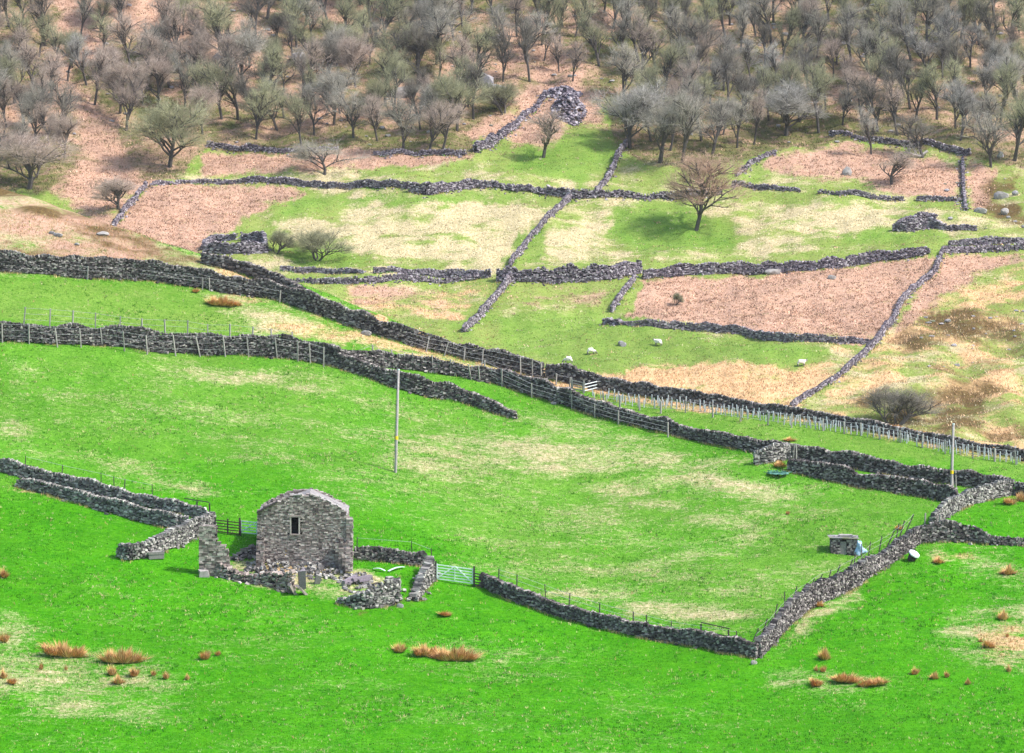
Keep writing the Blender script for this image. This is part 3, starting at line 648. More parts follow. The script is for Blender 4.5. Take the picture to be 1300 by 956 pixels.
small_ruin([([(1133,293),(1150,294),(1163,292),(1180,288),(1196,292),(1240,293)], [1.0,1.5,1.9,2.0,.8,.6]), ([(1138,288),(1160,280),(1190,280)], [.8,.9,.9])], 'low purple stone ruin above the wall at the right side', 1180, 291)

# the dry grass that grows along the foot of the walls
def foot_grass():
    for far, nm, lb in ((False, 'wall_foot_grass', 'fringe of long dry and green grass along the feet of the near walls'), (True, 'hill_wall_grass', 'fringe of rough grass along the feet of the walls on the far hillside')):
        XX, YY = [], []
        for P, th, f in WALLS:
            if f != far: continue
            P = np.array(P); d = np.linalg.norm(np.diff(P[:, :2], axis=0), axis=1); S = np.concatenate([[0], np.cumsum(d)])
            n = int(S[-1] * (34 if not far else 9)); q = rng.uniform(0, S[-1], n); x = np.interp(q, S, P[:, 0]); y = np.interp(q, S, P[:, 1])
            k = fbm(x, y, 2.0, 3, .6, 3) > .44; x, y, q = x[k], y[k], q[k]; e = .3
            dx = np.interp(q + e, S, P[:, 0]) - np.interp(q - e, S, P[:, 0]); dy = np.interp(q + e, S, P[:, 1]) - np.interp(q - e, S, P[:, 1]); L_ = np.hypot(dx, dy) + 1e-6
            o = np.where(rng.random(len(q)) < .7, np.sign(-dx + 1e-9) * 1, np.sign(dx)) * -1 * (th / 2 + np.abs(rng.normal(.04, .16, len(q))))
            o = -np.sign(dx) * (th / 2 + np.abs(rng.normal(.02, .16, len(q)))) * np.where(rng.random(len(q)) < .75, 1, -1)
            XX.append(x - dy / L_ * o); YY.append(y + dx / L_ * o)
        X, Y = np.concatenate(XX), np.concatenate(YY); n = len(X); m = (fbm(X, Y, 1.2, 3, .6, 9) + rng.normal(0, .08, n) > .46)[:, None]
        cols = np.where(m, np.array([.50, .40, .17]), np.array([.12, .30, .03])) * rng.uniform(.6, 1.2, (n, 1))
        blades(nm, lb, 'grass', X, Y, np.full(n, .24 if not far else .3), np.full(n, .045 if not far else .1), cols, n=2, spread=.06, lean=.7)
foot_grass()

# ------------------------------------------------------------------ the ruined barn
def panel(mb, u0, u1, top, th=.6, holes=(), L=.22, ch=.11, ragged=.03, yfront=0, both=True, base=-.3):
    """coursed stone face in local u (x), z; front face at y=yfront, thickness back along +y"""
    zmax = max(top(u) for u in np.linspace(u0, u1, 60))
    z = base; 
    while z < zmax:
        h = ch * random.uniform(.7, 1.3)
        for yy in ((yfront + .11,) if not both else (yfront + .11, yfront + th - .11)):
            n = int((u1 - u0) / (L * .6)) + 4; ln = rng.uniform(.5, 1.6, n) * L; s = u0 + np.cumsum(ln) - ln / 2
            e = np.minimum(s + ln / 2, u1 + rng.uniform(-.05, .04)) ; b = s - ln / 2; ok = e > b + .06; b, e = b[ok], e[ok]; s = (b + e) / 2; ln = e - b
            tp = np.array([top(x) for x in s]) + rng.normal(0, ragged, len(s))
            ok = z + h / 2 < tp
            for (a0, a1, b0, b1) in holes: ok &= ~((s + ln * .5 > a0) & (s - ln * .5 < a1) & (z + h > b0) & (z < b1))
            s, ln = s[ok], ln[ok]; n = len(s)
            if n: mb.boxes(np.stack([s, yy + rng.normal(0, .014, n), np.full(n, z + h / 2)], 1), np.stack([ln * .965, rng.uniform(.22, .27, n), np.full(n, h * .95)], 1), jit=.07, roll=rng.normal(0, .03, n), yaw=rng.normal(0, .03, n), pitch=rng.normal(0, .02, n))
        z += h
    # heart of the wall, in narrow uprights that stop at openings
    for u in np.arange(u0 + .15, u1 - .1, .2):
        tp = top(u) - .12; spans = [(base, tp)]
        for (a0, a1, b0, b1) in holes:
            if a0 - .1 < u < a1 + .1: spans = [(base, b0 - .02), (b1 + .02, tp)]
        for lo, hi in spans:
            if hi > lo: mb.boxes([[u, yfront + th / 2, (lo + hi) / 2]], [.205, th - .2, hi - lo], m=1)
SC = F / at(385, 716)[1]                       # photo pixels per metre at the barn
bb = at(388, 717); BX = lambda px: (px - 388) / SC; BZ = lambda py: (717 - py) / SC
barn = thing('ruined_barn', 'roofless looking grey stone barn gable with one dark window slit', 'barn', bb)
gt = [(326, 650), (340, 642), (368, 630), (384, 629.5), (394, 628), (414, 637), (432, 646), (438, 650), (448, 657)]
gtop = lambda u: float(np.interp(u, [BX(a) for a, b in gt], [BZ(b) for a, b in gt]))
hole = (BX(369.6), BX(379.2), BZ(678), BZ(656.5))
mb = MB(); panel(mb, BX(326.5), BX(440), gtop, holes=[hole], th=.65)
mb.build('gable_wall', [M['barn'], M['core']], barn)
w = MB(); x0, x1, z0, z1 = hole
w.boxes([[(x0 + x1) / 2, .05, z1 + .06]], [x1 - x0 + .3, .3, .13], jit=.03); w.boxes([[(x0 + x1) / 2, .05, z0 - .05]], [x1 - x0 + .22, .32, .1], jit=.03)
w.boxes([[x0 - .05, .1, (z0 + z1) / 2], [x1 + .05, .1, (z0 + z1) / 2]], [.12, .3, z1 - z0], jit=.03)
wn = w.build('window', [M['barn']], barn)
wi = MB(); wi.boxes([[(x0 + x1) / 2, .45, (z0 + z1) / 2]], [x1 - x0 + .02, .05, z1 - z0]); wi.build('opening_shade', [M['inside_shade']], wn)  # dark sheet in the slit paints the shade of the barn interior
w = MB(); w.boxes([[0, 0, 0]], [.1, .1, .1])
DEP = 6.0
for nm, ux in (('side_wall', BX(327.5) ), ('side_wall', BX(440) - .02)):
    mb = MB(); panel(mb, .67, DEP, lambda u: BZ(655) - .2 + .12 * math.sin(u * 2), th=.55)
    V = [v.copy() for v in mb.V]; mb.V = [np.stack([(ux if ux < 0 else ux - .55) + v[:, 1], v[:, 0], v[:, 2]], 1) for v in V]
    mb.build(nm, [M['barn'], M['core']], barn)
mb = MB(); panel(mb, BX(327), BX(440), lambda u: gtop(u) - .3, th=.55, yfront=DEP + .02)
mb.build('back_wall', [M['barn'], M['core']], barn)
# unseen roof of stone slates, added to keep the window dark, below gable top
rf = MB(); apex = (BX(391), BZ(629.5) - .22)
for side, ex in ((-1, BX(327)), (1, BX(440))):
    ez = BZ(651) - .3 if side < 0 else BZ(651) - .3; k = 12
    for i in range(k):
        f0 = i / k; f = (i + .5) / k
        cx = ex + (apex[0] - ex) * f; cz = ez + (apex[1] - ez) * f; sl = math.hypot(apex[0] - ex, apex[1] - ez) / k
        ang = math.atan2(apex[1] - ez, apex[0] - ex)
        yy = np.arange(.9, DEP, .42)
        rf.boxes(np.stack([np.full(len(yy), cx), yy, np.full(len(yy), cz) + rng.normal(0, .012, len(yy))], 1), [sl * 1.18, .41, .05], pitch=ang + .05 * side, jit=.02)
rf.build('roof', [M['roof']], barn)
# coping slabs along the roof verge
for i, (a, b) in enumerate([((394, 627.2), (404, 631.5)), ((405, 632), (413, 636)), ((414, 636.5), (423, 641)), ((424, 641.5), (432, 645.5)), ((368, 629.3), (383, 628.8))]):
    s = MB(); s.boxes([[(BX(a[0]) * (1 - f) + BX(b[0]) * f), .3 + random.uniform(-.06, .06), BZ(a[1]) * (1 - f) + BZ(b[1]) * f + .02 + random.uniform(-.05, .05)] for f in (.16, .5, .84)], [math.hypot(BX(b[0]) - BX(a[0]), BZ(b[1]) - BZ(a[1])) * .36, .62, .12], pitch=math.atan2(BZ(b[1]) - BZ(a[1]), BX(b[0]) - BX(a[0])) + rng.normal(0, .1, 3), jit=.12); s.build('coping_slab', [M['paleslab']], barn)
s = MB(); s.bar((BX(326), -.05, BZ(650.5)), (BX(352), -.05, BZ(636.5)), .5, .07); s.build('verge_board', [M['darkpost']], barn)
# lighter broken quoin column on the right, and the stubs of the vanished front walls
mb = MB(); panel(mb, BX(439.5), BX(448), lambda u: BZ(657) , th=.9, L=.4, ch=.17, yfront=-.12); mb.build('corner_quoin', [M['barn'], M['core']], barn)
for a, b, tz, lb in ((326, 336, 681, 0), (426, 448, 688, 1)):
    mb = MB(); nstep = 4
    for k in range(nstep):
        panel(mb, BX(a) if not lb else BX(a) + .28 * k, (BX(b) if lb else BX(b)) - 0, (lambda kk: (lambda u: (717 - tz) / SC * (1 - .24 * kk) + .1 * math.sin(u * 9 + kk)))(k), th=.42, L=.3, ch=.16, yfront=-.42 * (k + 1), ragged=.09, both=False)
    mb.build('wall_stub', [M['barn'], M['core']], barn)
# the standing pillar of the vanished front wall
pb = at(263, 731); PX = lambda px: (px - 263) / SC; PZ = lambda py: (731 - py) / SC
pil = thing('ruined_wall_pillar', 'tall upright stub of ruined wall left of the barn with ragged right side', 'ruin', pb)
mb = MB(); pt = [(252, 670), (262, 668.5), (274, 670), (275, 690), (282, 692), (288, 700), (290, 712), (300, 722)]
panel(mb, PX(252.5), PX(291), lambda u: float(np.interp(u, [PX(a) for a, b in pt], [PZ(b) for a, b in pt])), th=.75, L=.34, ch=.15, ragged=.05); mb.build('stonework', [M['barn'], M['core']], pil)
mb = MB(); mb.boxes([[PX(259), -.35, .18]], [.75, .45, .6], jit=.14, yaw=.2); mb.build('footstone', [M['paleslab']], pil)
# low broken walls of the yard in front
wall([(278,731),(300,736),(320,739)], [1.0,.45,.5], 'low rubble wall starting at the foot of the standing pillar', mat='barn', tumble=.5, th=.8)
wall([(318,739),(340,743),(356,747),(372,752)], [.5,.9,1.2,1.7], 'broken front wall of the barn yard with upright stones', mat='barn', tumble=.3, th=.8)
wall([(296,712),(315,706),(330,703)], [.3,.6,.9], 'rubble line joining the barn corner to the pillar', mat='barn', tumble=.6, th=.9)
wall([(505,764),(498,752),(492,742)], [1.5,.9,.4], 'short return of the ruined pale corner wall', mat='wall_pale', tumble=.2)
def slab(px, py, size, rot, label, mat='rock', name='leaning_slab', cat='stone slab', far=False, dz=0, sub=0):
    c = at(px, py, far); mb = MB(); mb.boxes([[0, 0, size[2] / 2 * .8 + dz]], size, jit=.13)
    V = mb.V[0]; cx, cy = rot[0], rot[1]
    o = mb.build(name, [M[mat]]); o.location = c; o.rotation_euler = (cx, cy, rot[2])
    return tag(o, label, cat)
slab(384, 748, (.55, .3, 2.0), (.35, -.12, .25), 'big leaning slab of purple stone in the broken barn yard wall', 'wall_far')
slab(374, 754, (.25, .5, 1.1), (.3, -.6, .4), 'narrow tilted stone at the foot of the big leaning slab', 'barn')
slab(388, 754, (.2, .5, 1.1), (.3, -.8, .2), 'thin tilted stone right of the big leaning slab foot', 'barn')
slab(402, 741, (.45, .4, .8), (.2, .2, .3), 'small grey block standing right of the leaning slab', 'wall_pale')
def rubble(px, py, w, d, h, n, label, **kw): return heap(px, py, w, d, h, n, label, name='rubble', cat='rubble', far=False, mat='wall_pale', **kw)
rubble(345, 722, 4.5, 5, .5, 170, 'pale rubble strewn inside the barn yard left of the middle', ss=(.12, .4))
rubble(410, 726, 4.5, 4, .4, 130, 'pale rubble under the right half of the barn gable', ss=(.12, .4))
rubble(455, 742, 3.2, 5, .35, 80, 'scattered stones in the grassy corner right of the barn yard', ss=(.12, .4))
for (a, b, z, lb) in (((436, 745), (452, 738), .1, 'longer of two fallen grey beams in the barn yard'), ((448, 743), (470, 739), .16, 'thicker fallen beam lying right of the barn yard rubble')):
    A, B = at(*a), at(*b); m = MB(); mid = (A + B) / 2; m.bar(A - mid + [0, 0, z + .25], B - mid + [0, 0, z + .3], .28, .26)
    m.bar((A - mid) * .4 + [.1, -.2, z + .1], (B - mid) * .8 + [.1, -.3, z + .1], .2, .14)
    o = m.build('fallen_beam', [M['wall_far']]); o.location = mid; tag(o, lb, 'beam')
for (a, b, lb) in (((474, 724), (489, 727), 'short white plastic sheet lying on the grass by the ruin corner'), ((493, 727), (513, 722), 'pale blue curved plastic sheet by the ruin corner')):
    A, B = at(*a), at(*b); mid = (A + B) / 2; m = MB()
    for i in range(7):
        f0, f1 = i / 7, (i + 1) / 7; q = lambda f: (A - mid) * (1 - f) + (B - mid) * f + np.array([0, 0, .12 + .12 * math.sin(3 * f)])
        m.bar(q(f0), q(f1), .2, .04)
    o = m.build('plastic_sheet', [M['galv']]); o.location = mid; tag(o, lb, 'sheet')
# water trough by the angled wall
c = at(198, 709); m = MB()
m.boxes([[0, 0, .2]], [1.25, .7, .4], jit=.03); m.boxes([[0, -.32, .45], [0, .32, .45]], [1.3, .12, .2], jit=.03); m.boxes([[-.6, 0, .45], [.6, 0, .45]], [.12, .52, .2], jit=.03)
t = thing('stone_trough', 'grey stone trough at the foot of the thick angled wall', 'trough', c, .25); m.build('basin', [M['wall_pale']], t)
m = MB(); m.boxes([[0, 0, .43]], [1.08, .5, .03]); m.build('lid', [M['rock']], t)

# ------------------------------------------------------------------ gates
def post_mesh(mb, x, y, z0, z1, w=.1, lean=(0, 0)): mb.bar((x, y, z0), (x + lean[0], y + lean[1], z1), w, w)
def gate(p0, p1, h, label, mat='white', bars=5, brace='V', bw=.07, far=False, posts='darkpost', name='field_gate', zoff=.15, postw=.14):
    A, B = at(*p0, far), at(*p1, far); t = thing(name, label, 'gate', A)
    d = B - A; L = np.linalg.norm(d[:2])
    for e in (np.zeros(3), d):
        fr = MB(); fr.bar(e + [0, 0, zoff], e + [0, 0, zoff + h], bw); fr.build('gate_stile', [M[mat]], t)
    for i in range(bars):
        z = zoff + h * (i + .2) / (bars - .6) * .98
        m = MB(); m.bar([0, 0, z], d + [0, 0, z], .05, bw); m.build('gate_bar', [M[mat]], t)
    if brace == 'V':
        m = MB(); m.bar([0, -.05, zoff + .1], d * .5 + [0, -.05, zoff + h], .04, bw); m.bar(d + [0, -.05, zoff + .1], d * .5 + [0, -.05, zoff + h], .04, bw); m.bar(d * .5 + [0, -.05, zoff + .1], d * .5 + [0, -.05, zoff + h], .04, bw); m.build('gate_brace', [M[mat]], t)
    elif brace:
        m = MB(); m.bar([0, -.05, zoff + .1], d + [0, -.05, zoff + h], .04, bw); m.build('gate_brace', [M[mat]], t)
    for k, e in ((-1, np.zeros(3)), (1, d)):
        m = MB(); m.bar(e + d / L * .12 * k + [0, 0, -.3], e + d / L * .12 * k + [0, 0, h + zoff + .2], postw); m.build('gate_post', [M[posts]], t)
    return t
gate((555, 738), (600, 744), 1.25, 'white five bar metal gate with a V brace, front right of the ruin', 'white', 6, 'V', .08)
gate((306, 679), (326, 681), 1.05, 'pale metal gate half hidden behind the left of the barn gable', 'galv', 5, 'D', .07)
gate((727, 496), (740, 499), .85, 'small silvery wooden gate in the middle of the crest wall', 'post', 4, None, .09, posts='post')
gate((742, 499), (762, 494), .7, 'thin open metal gate right of the small wooden gate', 'white', 3, None, .06, posts='post')
def hurdle(p0, p1, h, label, mat='rail', rails=5, posts=(0, .5, 1), w=.11, name='rail_fence', zoff=.1):
    A, B = at(*p0), at(*p1); t = thing(name, label, 'fence', A); d = B - A
    for i in range(rails):
        z = zoff + h * (i + .3) / rails; m = MB(); m.bar([0, 0, z], d + [0, 0, z], .05, w); m.build('rail', [M[mat]], t)
    for f in posts:
        m = MB(); m.bar(d * f + [0, .08, -.3], d * f + [0, .08, h + .15], .12); m.build('post', [M['darkpost']], t)
hurdle((273, 677), (305, 681), 1.15, 'dark brown wooden rail fence between the angled wall and the barn gate', rails=5, w=.08)
hurdle((602, 745), (612, 747), 1.15, 'dark wooden hurdle joining the white metal gate to the low wall', 'darkpost', 5, (0, 1), .08)
hurdle((547, 737), (553, 738), 1.2, 'pale wooden hurdle left of the white metal gate', 'post', 5, (0, 1), .08)
hurdle((234, 651), (266, 656), .95, 'single dark rail above the end of the rear left wall', 'darkpost', 1, (.5, 1), .07, zoff=.9)
hurdle((890, 815), (926, 823), 1.25, 'dark two rail hurdle behind the low wall near the lower corner', 'darkpost', 2, (0, .97), .07, zoff=.7)

# ------------------------------------------------------------------ post and wire fences
def fence(spots, hts, label, mat='post', wires=3, w=.1, leans=None, far=False, back=0, name='wire_fence', wire_to=1.0, wr=.012):
    Ps = [at(x, y, far) + np.array([0, back, 0]) for x, y in spots]
    for p in Ps: p[2] = gz(p[0], p[1])
    t = thing(name, label, 'fence', Ps[0]); pm = MB(); pm.bar([0, 0, -.25], [0, 0, 1.0], w); pme = pm.mesh('post', [M[mat]])
    tops = []
    for i, p in enumerate(Ps):
        h = hts if isinstance(hts, (int, float)) else hts[i]; h *= random.uniform(.93, 1.07)
        ly = leans[i] if leans else random.gauss(0, .05); lx = random.gauss(0, .04)
        o = link('post', pme, t); o.location = p - Ps[0]; o.scale = (1, 1, h); o.rotation_euler = (lx, ly, random.uniform(0, 1.5))
        tops.append(p - Ps[0] + np.array([math.sin(ly) * h, -math.sin(lx) * h, h]))
    base = [p - Ps[0] for p in Ps]
    for k in range(wires):
        f = wire_to * (1 - .3 * k) - .05; m = MB()
        pts = [b * (1 - f) + tp * f for b, tp in zip(base, tops)]
        m.tubes(np.array(pts[:-1]), np.array(pts[1:]), wr, wr, 3); m.build('wire', [M['wire']], t)
    return t
fence([(3,435),(37,437),(73,441),(103,441),(130,440),(158,446),(187,450),(223,452),(254,453),(286,453),(316,453),(333,453),(352,455),(378,459),(394,461),(411,466)], 1.85,
      'leaning pale posts in front of the wall above the brightest field', leans=[-.03,-.06,-.12,-.08,-.1,-.1,-.1,-.12,-.2,-.05,-.1,-.05,-.1,-.1,-.05,0])
fence([(30,414),(63,416),(92,418),(121,421),(152,425),(180,427),(210,430),(238,432),(264,435),(292,437),(320,440),(345,443),(372,447)], 1.75, 'row of pale posts standing just behind the wall above the brightest field', 'pole')
fence([(450,462),(474,462),(499,466),(525,470),(550,474),(572,477),(598,482),(609,485),(615,484),(637,491),(675,505),(726,519),(755,530),(785,539),(848,555)], [1.2,1.7,1.6,1.7,1.6,1.6,1.6,1.6,1.8,1.6,1.3,1.3,1.3,1.3,1.3], 'grey posts along the long dark wall crossing mid picture', leans=[0,-.1,-.1,-.08,-.05,0,-.4,-.2,.05,0,0,0,0,0,0])
fence([(400,398),(415,404),(432,410),(493,431),(541,447),(564,452),(589,458),(612,464),(661,477),(676,480),(687,482)], [1.2,1.2,1.2,1.2,1.3,1.3,1.2,1.6,1.8,1.7,1.5], 'spaced posts in front of the upper wall before the wooden gate', leans=[.2,.2,.2,.3,.25,.3,.3,.2,0,0,0])
fence([(83,352),(111,355),(169,356),(257,368),(266,369),(355,384)], [1.3,1.2,1.2,1.2,1.2,1.2], 'few thin posts against the wall under the brown spur', wires=2)
fence([(706,489),(723,492)], 1.0, 'short run of posts left of the small wooden gate', wires=1)
fence([(767,516),(787,518),(812,521),(839,525),(870,524),(905,530),(940,535),(975,540),(1005,543),(1045,547),(1072,551),(1093,553),(1117,558),(1143,562),(1171,568),(1200,576),(1235,582),(1263,586),(1290,590)], 1.15, 'pale posts and wire along the line of white tree tubes', wires=3, w=.12)
fence([(960,541),(985,545)], .1, 'tiny stumps at the tree tube line', wires=0) if False else None
fence([(x, y) for x, y in [(633,747),(656,755),(693,768),(722,779),(761,790),(804,803),(821,806),(852,812),(935,827)]], 1.35, 'thin dark posts behind the low wall right of the white gate', 'darkpost', 2, .07, back=.7)
wp = [(1158,678),(1150,686),(1145,693),(1132,702),(1124,706),(1110,714),(1103,719),(1092,728),(1081,736),(1065,746),(1058,750),(1040,757),(1031,761),(1022,767),(1014,772),(1005,782),(990,795),(975,812),(960,825)]
fence([(x - 9, y) for x, y in wp], 1.85, 'dark leaning posts with green netting along the left of the snaking wall', 'darkpost', 2, .07, leans=[.45] * len(wp))
fence([(32,600),(78,611),(128,623),(145,627),(157,630),(193,638)], 1.35, 'thin dark posts behind the rear left wall', 'darkpost', 1, .06, back=.3)
fence([(453,706),(523,714),(547,723)], 1.6, 'thin dark posts behind the short wall right of the barn', 'darkpost', 1, .06, back=.2)
fence([(1007,586),(1011,587)], 1.6, 'pair of posts at the corner of the narrow yard', wires=0)
fence([(1174,668),(1186,669),(1193,669)], 1.1, 'three pale posts where the curving wall meets the snaking wall', 'post', wires=0)
fence([(1211,624),(1214,624)], 1.45, 'two short posts beside the telegraph pole with yellow marker', 'post', wires=0, w=.08)

# telegraph poles
def pole(px, py, hpx, dx, tag_py, label):
    b = at(px, py); sc = F / b[1]; h = hpx / sc; t = thing('telegraph_pole', label, 'pole', b)
    m = MB(); m.tubes([[0, 0, -.4]], [[dx / sc, 0, h]], .125, .095, 8); m.build('shaft', [M['pole']], t, smooth_=True)
    f = (py - tag_py) / hpx; m = MB(); m.tubes([[dx / sc * f, 0, h * f - .15]], [[dx / sc * f, 0, h * f + .15]], .14, .14, 8); m.build('marker_plate', [M['yellow']], t)
    m = MB(); m.tubes([[dx / sc, 0, h]], [[dx / sc, 0, h + .08]], .10, .10, 8); m.build('pole_cap', [M['galv']], t)
    m = MB(); m.bar([-.17, -.02, 0.3], [-.14 + dx / sc, -.02, h - .3], .03); m.build('cable_cover', [M['darkpost']], t)
pole(502, 600, 130, 4, 556, 'tall grey telegraph pole alone in the bright green field')
pole(1207.5, 627, 88, 3, 599.5, 'grey telegraph pole with yellow marker at the curving wall')

# tree tubes
m = MB(); m.tubes([[0, 0, -.05]], [[0, 0, .68]], .036, .044, 8); tube = thing('tree_guard', 'white plastic tree tube in the long row behind the narrow green field', 'tree guard', (0, 0, 0), group='white tree tubes below the crest wall')
m.build('tube', [M['guard']], tube); m = MB(); m.bar([.08, 0, -.1], [.08, 0, .62], .03); m.build('stake', [M['post']], tube)
gxp = [(752,505),(790,512),(812,518),(860,519),(928,529),(995,539),(1063,548),(1131,559),(1198,574),(1290,589)]
first = True; n = 0
for row, dy in ((0, -3), (1, 0), (2, -6)):
    x = 752 + row * 3 + (0 if row < 2 else 15)
    while x < 1298:
        y = float(np.interp(x, [a for a, b in gxp], [b for a, b in gxp])) + dy + random.uniform(-.8, .8)
        p = at(x, y); s = random.uniform(.8, 1.25)
        if random.random() < .84:
            if first: tube.location = p; first = False
            else: dup(tube, p, random.uniform(0, 6), scale=(1, 1, s)).rotation_euler[1] = random.gauss(0, .08)
            n += 1
        x += random.uniform(5.0, 8.5)
# stone hut with blue sacks, white tub
c = at(1074, 705); sc = F / c[1]; hut = thing('stone_hut', 'tiny square stone hut with flat slab roof on the right of the field', 'hut', c)
mb = MB(); panel(mb, -1.25, .95, lambda u: 1.32, th=.35, L=.2, ch=.13, holes=[(-.42, -.02, -.5, 1.1)]); mb.build('front_wall', [M['wall'], M['core']], hut)
for ux in (-1.24, .62):
    mb = MB(); panel(mb, .36, 1.2, lambda u: 1.32, th=.33, L=.2, ch=.13); mb.V = [np.stack([ux + v[:, 1], v[:, 0], v[:, 2]], 1) for v in mb.V]; mb.build('side_wall', [M['wall'], M['core']], hut)
mb = MB(); panel(mb, -1.25, .95, lambda u: 1.32, th=.33, L=.2, ch=.13, yfront=1.22); mb.build('back_wall', [M['wall'], M['core']], hut)
mb = MB(); mb.boxes([[-.15, .75, 1.40]], [2.42, 1.75, .10], jit=.03); mb.build('roof_slab', [M['rock']], hut)
mb = MB(); mb.boxes([[.05, .8, 1.52]], [1.1, .8, .14], jit=.1); mb.boxes([[-.8, .4, 1.51], [.7, .2, 1.51]], [.3, .3, .12], jit=.1); mb.build('roof_stone', [M['paleslab']], hut)
mb = MB(); mb.boxes([[-.22, .10, .5]], [.5, .08, 1.2]); mb.build('door', [M['wall_pale']], hut)
def sack(px, py, s, rot, label, mat):
    me = bpy.data.meshes.new('feed_sack'); import bmesh; bm = bmesh.new(); bmesh.ops.create_icosphere(bm, subdivisions=3, radius=.5)
    for v in bm.verts:
        v.co.x *= s[0]; v.co.y *= s[1]; v.co.z *= s[2]; k = 1 + .18 * math.sin(v.co.x * 9 + v.co.z * 7) + .1 * math.sin(v.co.y * 15)
        v.co *= k; v.co.z = max(v.co.z, -.35 * s[2]) + .35 * s[2]
    bm.to_mesh(me); bm.free(); me.materials.append(M[mat]); o = link('feed_sack', me); o.location = at(px, py); o.rotation_euler = rot; tag(o, label, 'sack')
sack(1089.5, 705, (.62, .6, 1.5), (0, .15, .3), 'tall pale blue plastic sack leaning on the stone hut', 'blue')
sack(1096, 703, (.8, .5, .5), (0, 0, .8), 'low crumpled pale blue sack on the grass right of the stone hut', 'blue')
c = at(1156, 711); t = thing('feed_tub', 'white topped dark tub lying tilted below the snaking wall', 'tub', c); t.rotation_euler = (.5, .35, .3)
m = MB(); m.tubes([[0, 0, 0]], [[0, 0, .62]], .32, .42, 8); m.build('tub_body', [M['darkpost']], t)
m = MB(); m.tubes([[0, 0, .62]], [[0, 0, .72]], .50, .47, 8); m.build('lid', [M['white']], t)
# teal netting heap
c = at(988, 601); m = MB(); a = rng.uniform(0, 6.28, 60); r = rng.random(60) ** .5
A = np.stack([np.cos(a) * r * .9, np.sin(a) * r * 1.3, .05 + rng.random(60) * .12], 1); B = A + rng.normal(0, .3, (60, 3)) * [1, 1, .2]; B[:, 2] = np.abs(B[:, 2])
m.tubes(A, B, .035, .03, 3); m.boxes(np.stack([np.cos(a) * r * .8, np.sin(a) * r * 1.2, .06 + 0 * a], 1), [.35, .35, .05], yaw=a, jit=.2)
o = m.build('netting_heap', [M['teal']]); o.location = c; tag(o, 'heap of teal netting on the grass by the narrow yard', 'netting')

# ------------------------------------------------------------------ sheep
def sheep_mesh(grazing):
    me = bpy.data.meshes.new('sheep_skin')
    V = [(0, 0, .62), (-.42, 0, .64), (.40, 0, .66), (.62, 0, .74 if not grazing else .50), (.78, 0, .82 if not grazing else .28), (.95, 0, .76 if not grazing else .12)]
    E = [(0, 1), (0, 2), (2, 3), (3, 4), (4, 5)]; R = [.30, .27, .26, .15, .12, .07]
    for x, pr in ((-.42, 1), (.38, 2)):
        for y in (-.14, .14):
            i = len(V); V += [(x, y, .42), (x + (.03 if x > 0 else -.05), y, .22), (x, y, .02)]; R += [.10, .05, .045]; E += [(pr, i), (i, i + 1), (i + 1, i + 2)]
    me.from_pydata(V, E, []); o = link('tmp', me); o.modifiers.new('s', 'SKIN')
    for i, sv in enumerate(me.skin_vertices[0].data): sv.radius = (R[i], R[i]); sv.use_root = (i == 0)
    sb = o.modifiers.new('b', 'SUBSURF'); sb.levels = 1; sb.render_levels = 1
    dg = bpy.context.evaluated_depsgraph_get(); out = bpy.data.meshes.new_from_object(o.evaluated_get(dg)); bpy.data.objects.remove(o)
    out.materials.clear(); out.materials.append(M['wool']); out.materials.append(M['sheepface'])
    for p in out.polygons:
        p.use_smooth = True
        if p.center[0] > .70 or p.center[2] < .30: p.material_index = 1
    out.name = 'sheep'; return out
SM = [sheep_mesh(True), sheep_mesh(False)]
for i, (px, py, k, rz, lb) in enumerate([(750, 450, 0, .3, 'middle and largest looking of the white sheep grazing on the far green field'), (722, 461, 0, 2.9, 'white sheep nearest the crest wall, lower left of the others'), (836, 439, 1, 2.6, 'white sheep standing right of the grey boulder on the far green field'), (1017, 465, 1, .2, 'lone white sheep at the edge of the orange grass, far right')]):
    o = link('sheep', SM[k]); o.location = at(px, py, True); o.rotation_euler = (0, 0, rz); o.scale = (1.0, 1.1, 1.0); tag(o, lb, 'sheep', 'sheep on the far field')
    for s_ in (-1, 1):
        m = MB(); hx, hz = (.76, .33) if k == 0 else (.76, .9); m.boxes([[hx, .13 * s_, hz]], [.05, .14, .06], jit=.1); m.build('ear', [M['sheepface']], o)

# ------------------------------------------------------------------ rocks
import bmesh
def rock_mesh(seed, sub=2):
    bm = bmesh.new(); bmesh.ops.create_icosphere(bm, subdivisions=sub, radius=.5); r = random.Random(seed)
    pl = [(r.gauss(0, 1), r.gauss(0, 1), r.gauss(0, 1), r.uniform(.28, .42)) for _ in range(9)]
    for v in bm.verts:
        for a, b, c_, d in pl:
            n = math.sqrt(a * a + b * b + c_ * c_); dd = (v.co.x * a + v.co.y * b + v.co.z * c_) / n
            if dd > d: v.co.x -= a / n * (dd - d); v.co.y -= b / n * (dd - d); v.co.z -= c_ / n * (dd - d)
    me = bpy.data.meshes.new('boulder'); bm.to_mesh(me); bm.free(); me.materials.append(M['rock']); return me
RM = [rock_mesh(i) for i in range(6)]
RPM = [m.copy() for m in RM[:3]]
for m in RPM: m.materials.clear(); m.materials.append(M['paleslab'])
def rock(px, py, w, h, label, pale=False, d=None, far=True, group=None, rot=None):
    p = at(px, py, far); sc = F / p[1]; o = link('boulder', random.choice(RPM if pale else RM)); W = w / sc; 
    o.scale = (W * 1.15, (d or W * .8), h / sc * 1.3); o.location = p + np.array([0, 0, h / sc * .25]); o.rotation_euler = rot or (0, 0, random.uniform(-.4, .4))
    tag(o, label, 'boulder', group); return o
rock(507, 122, 36, 14, 'huge pale flat boulder slab among trees in the upper left wood', True, rot=(0, -.35, .2))
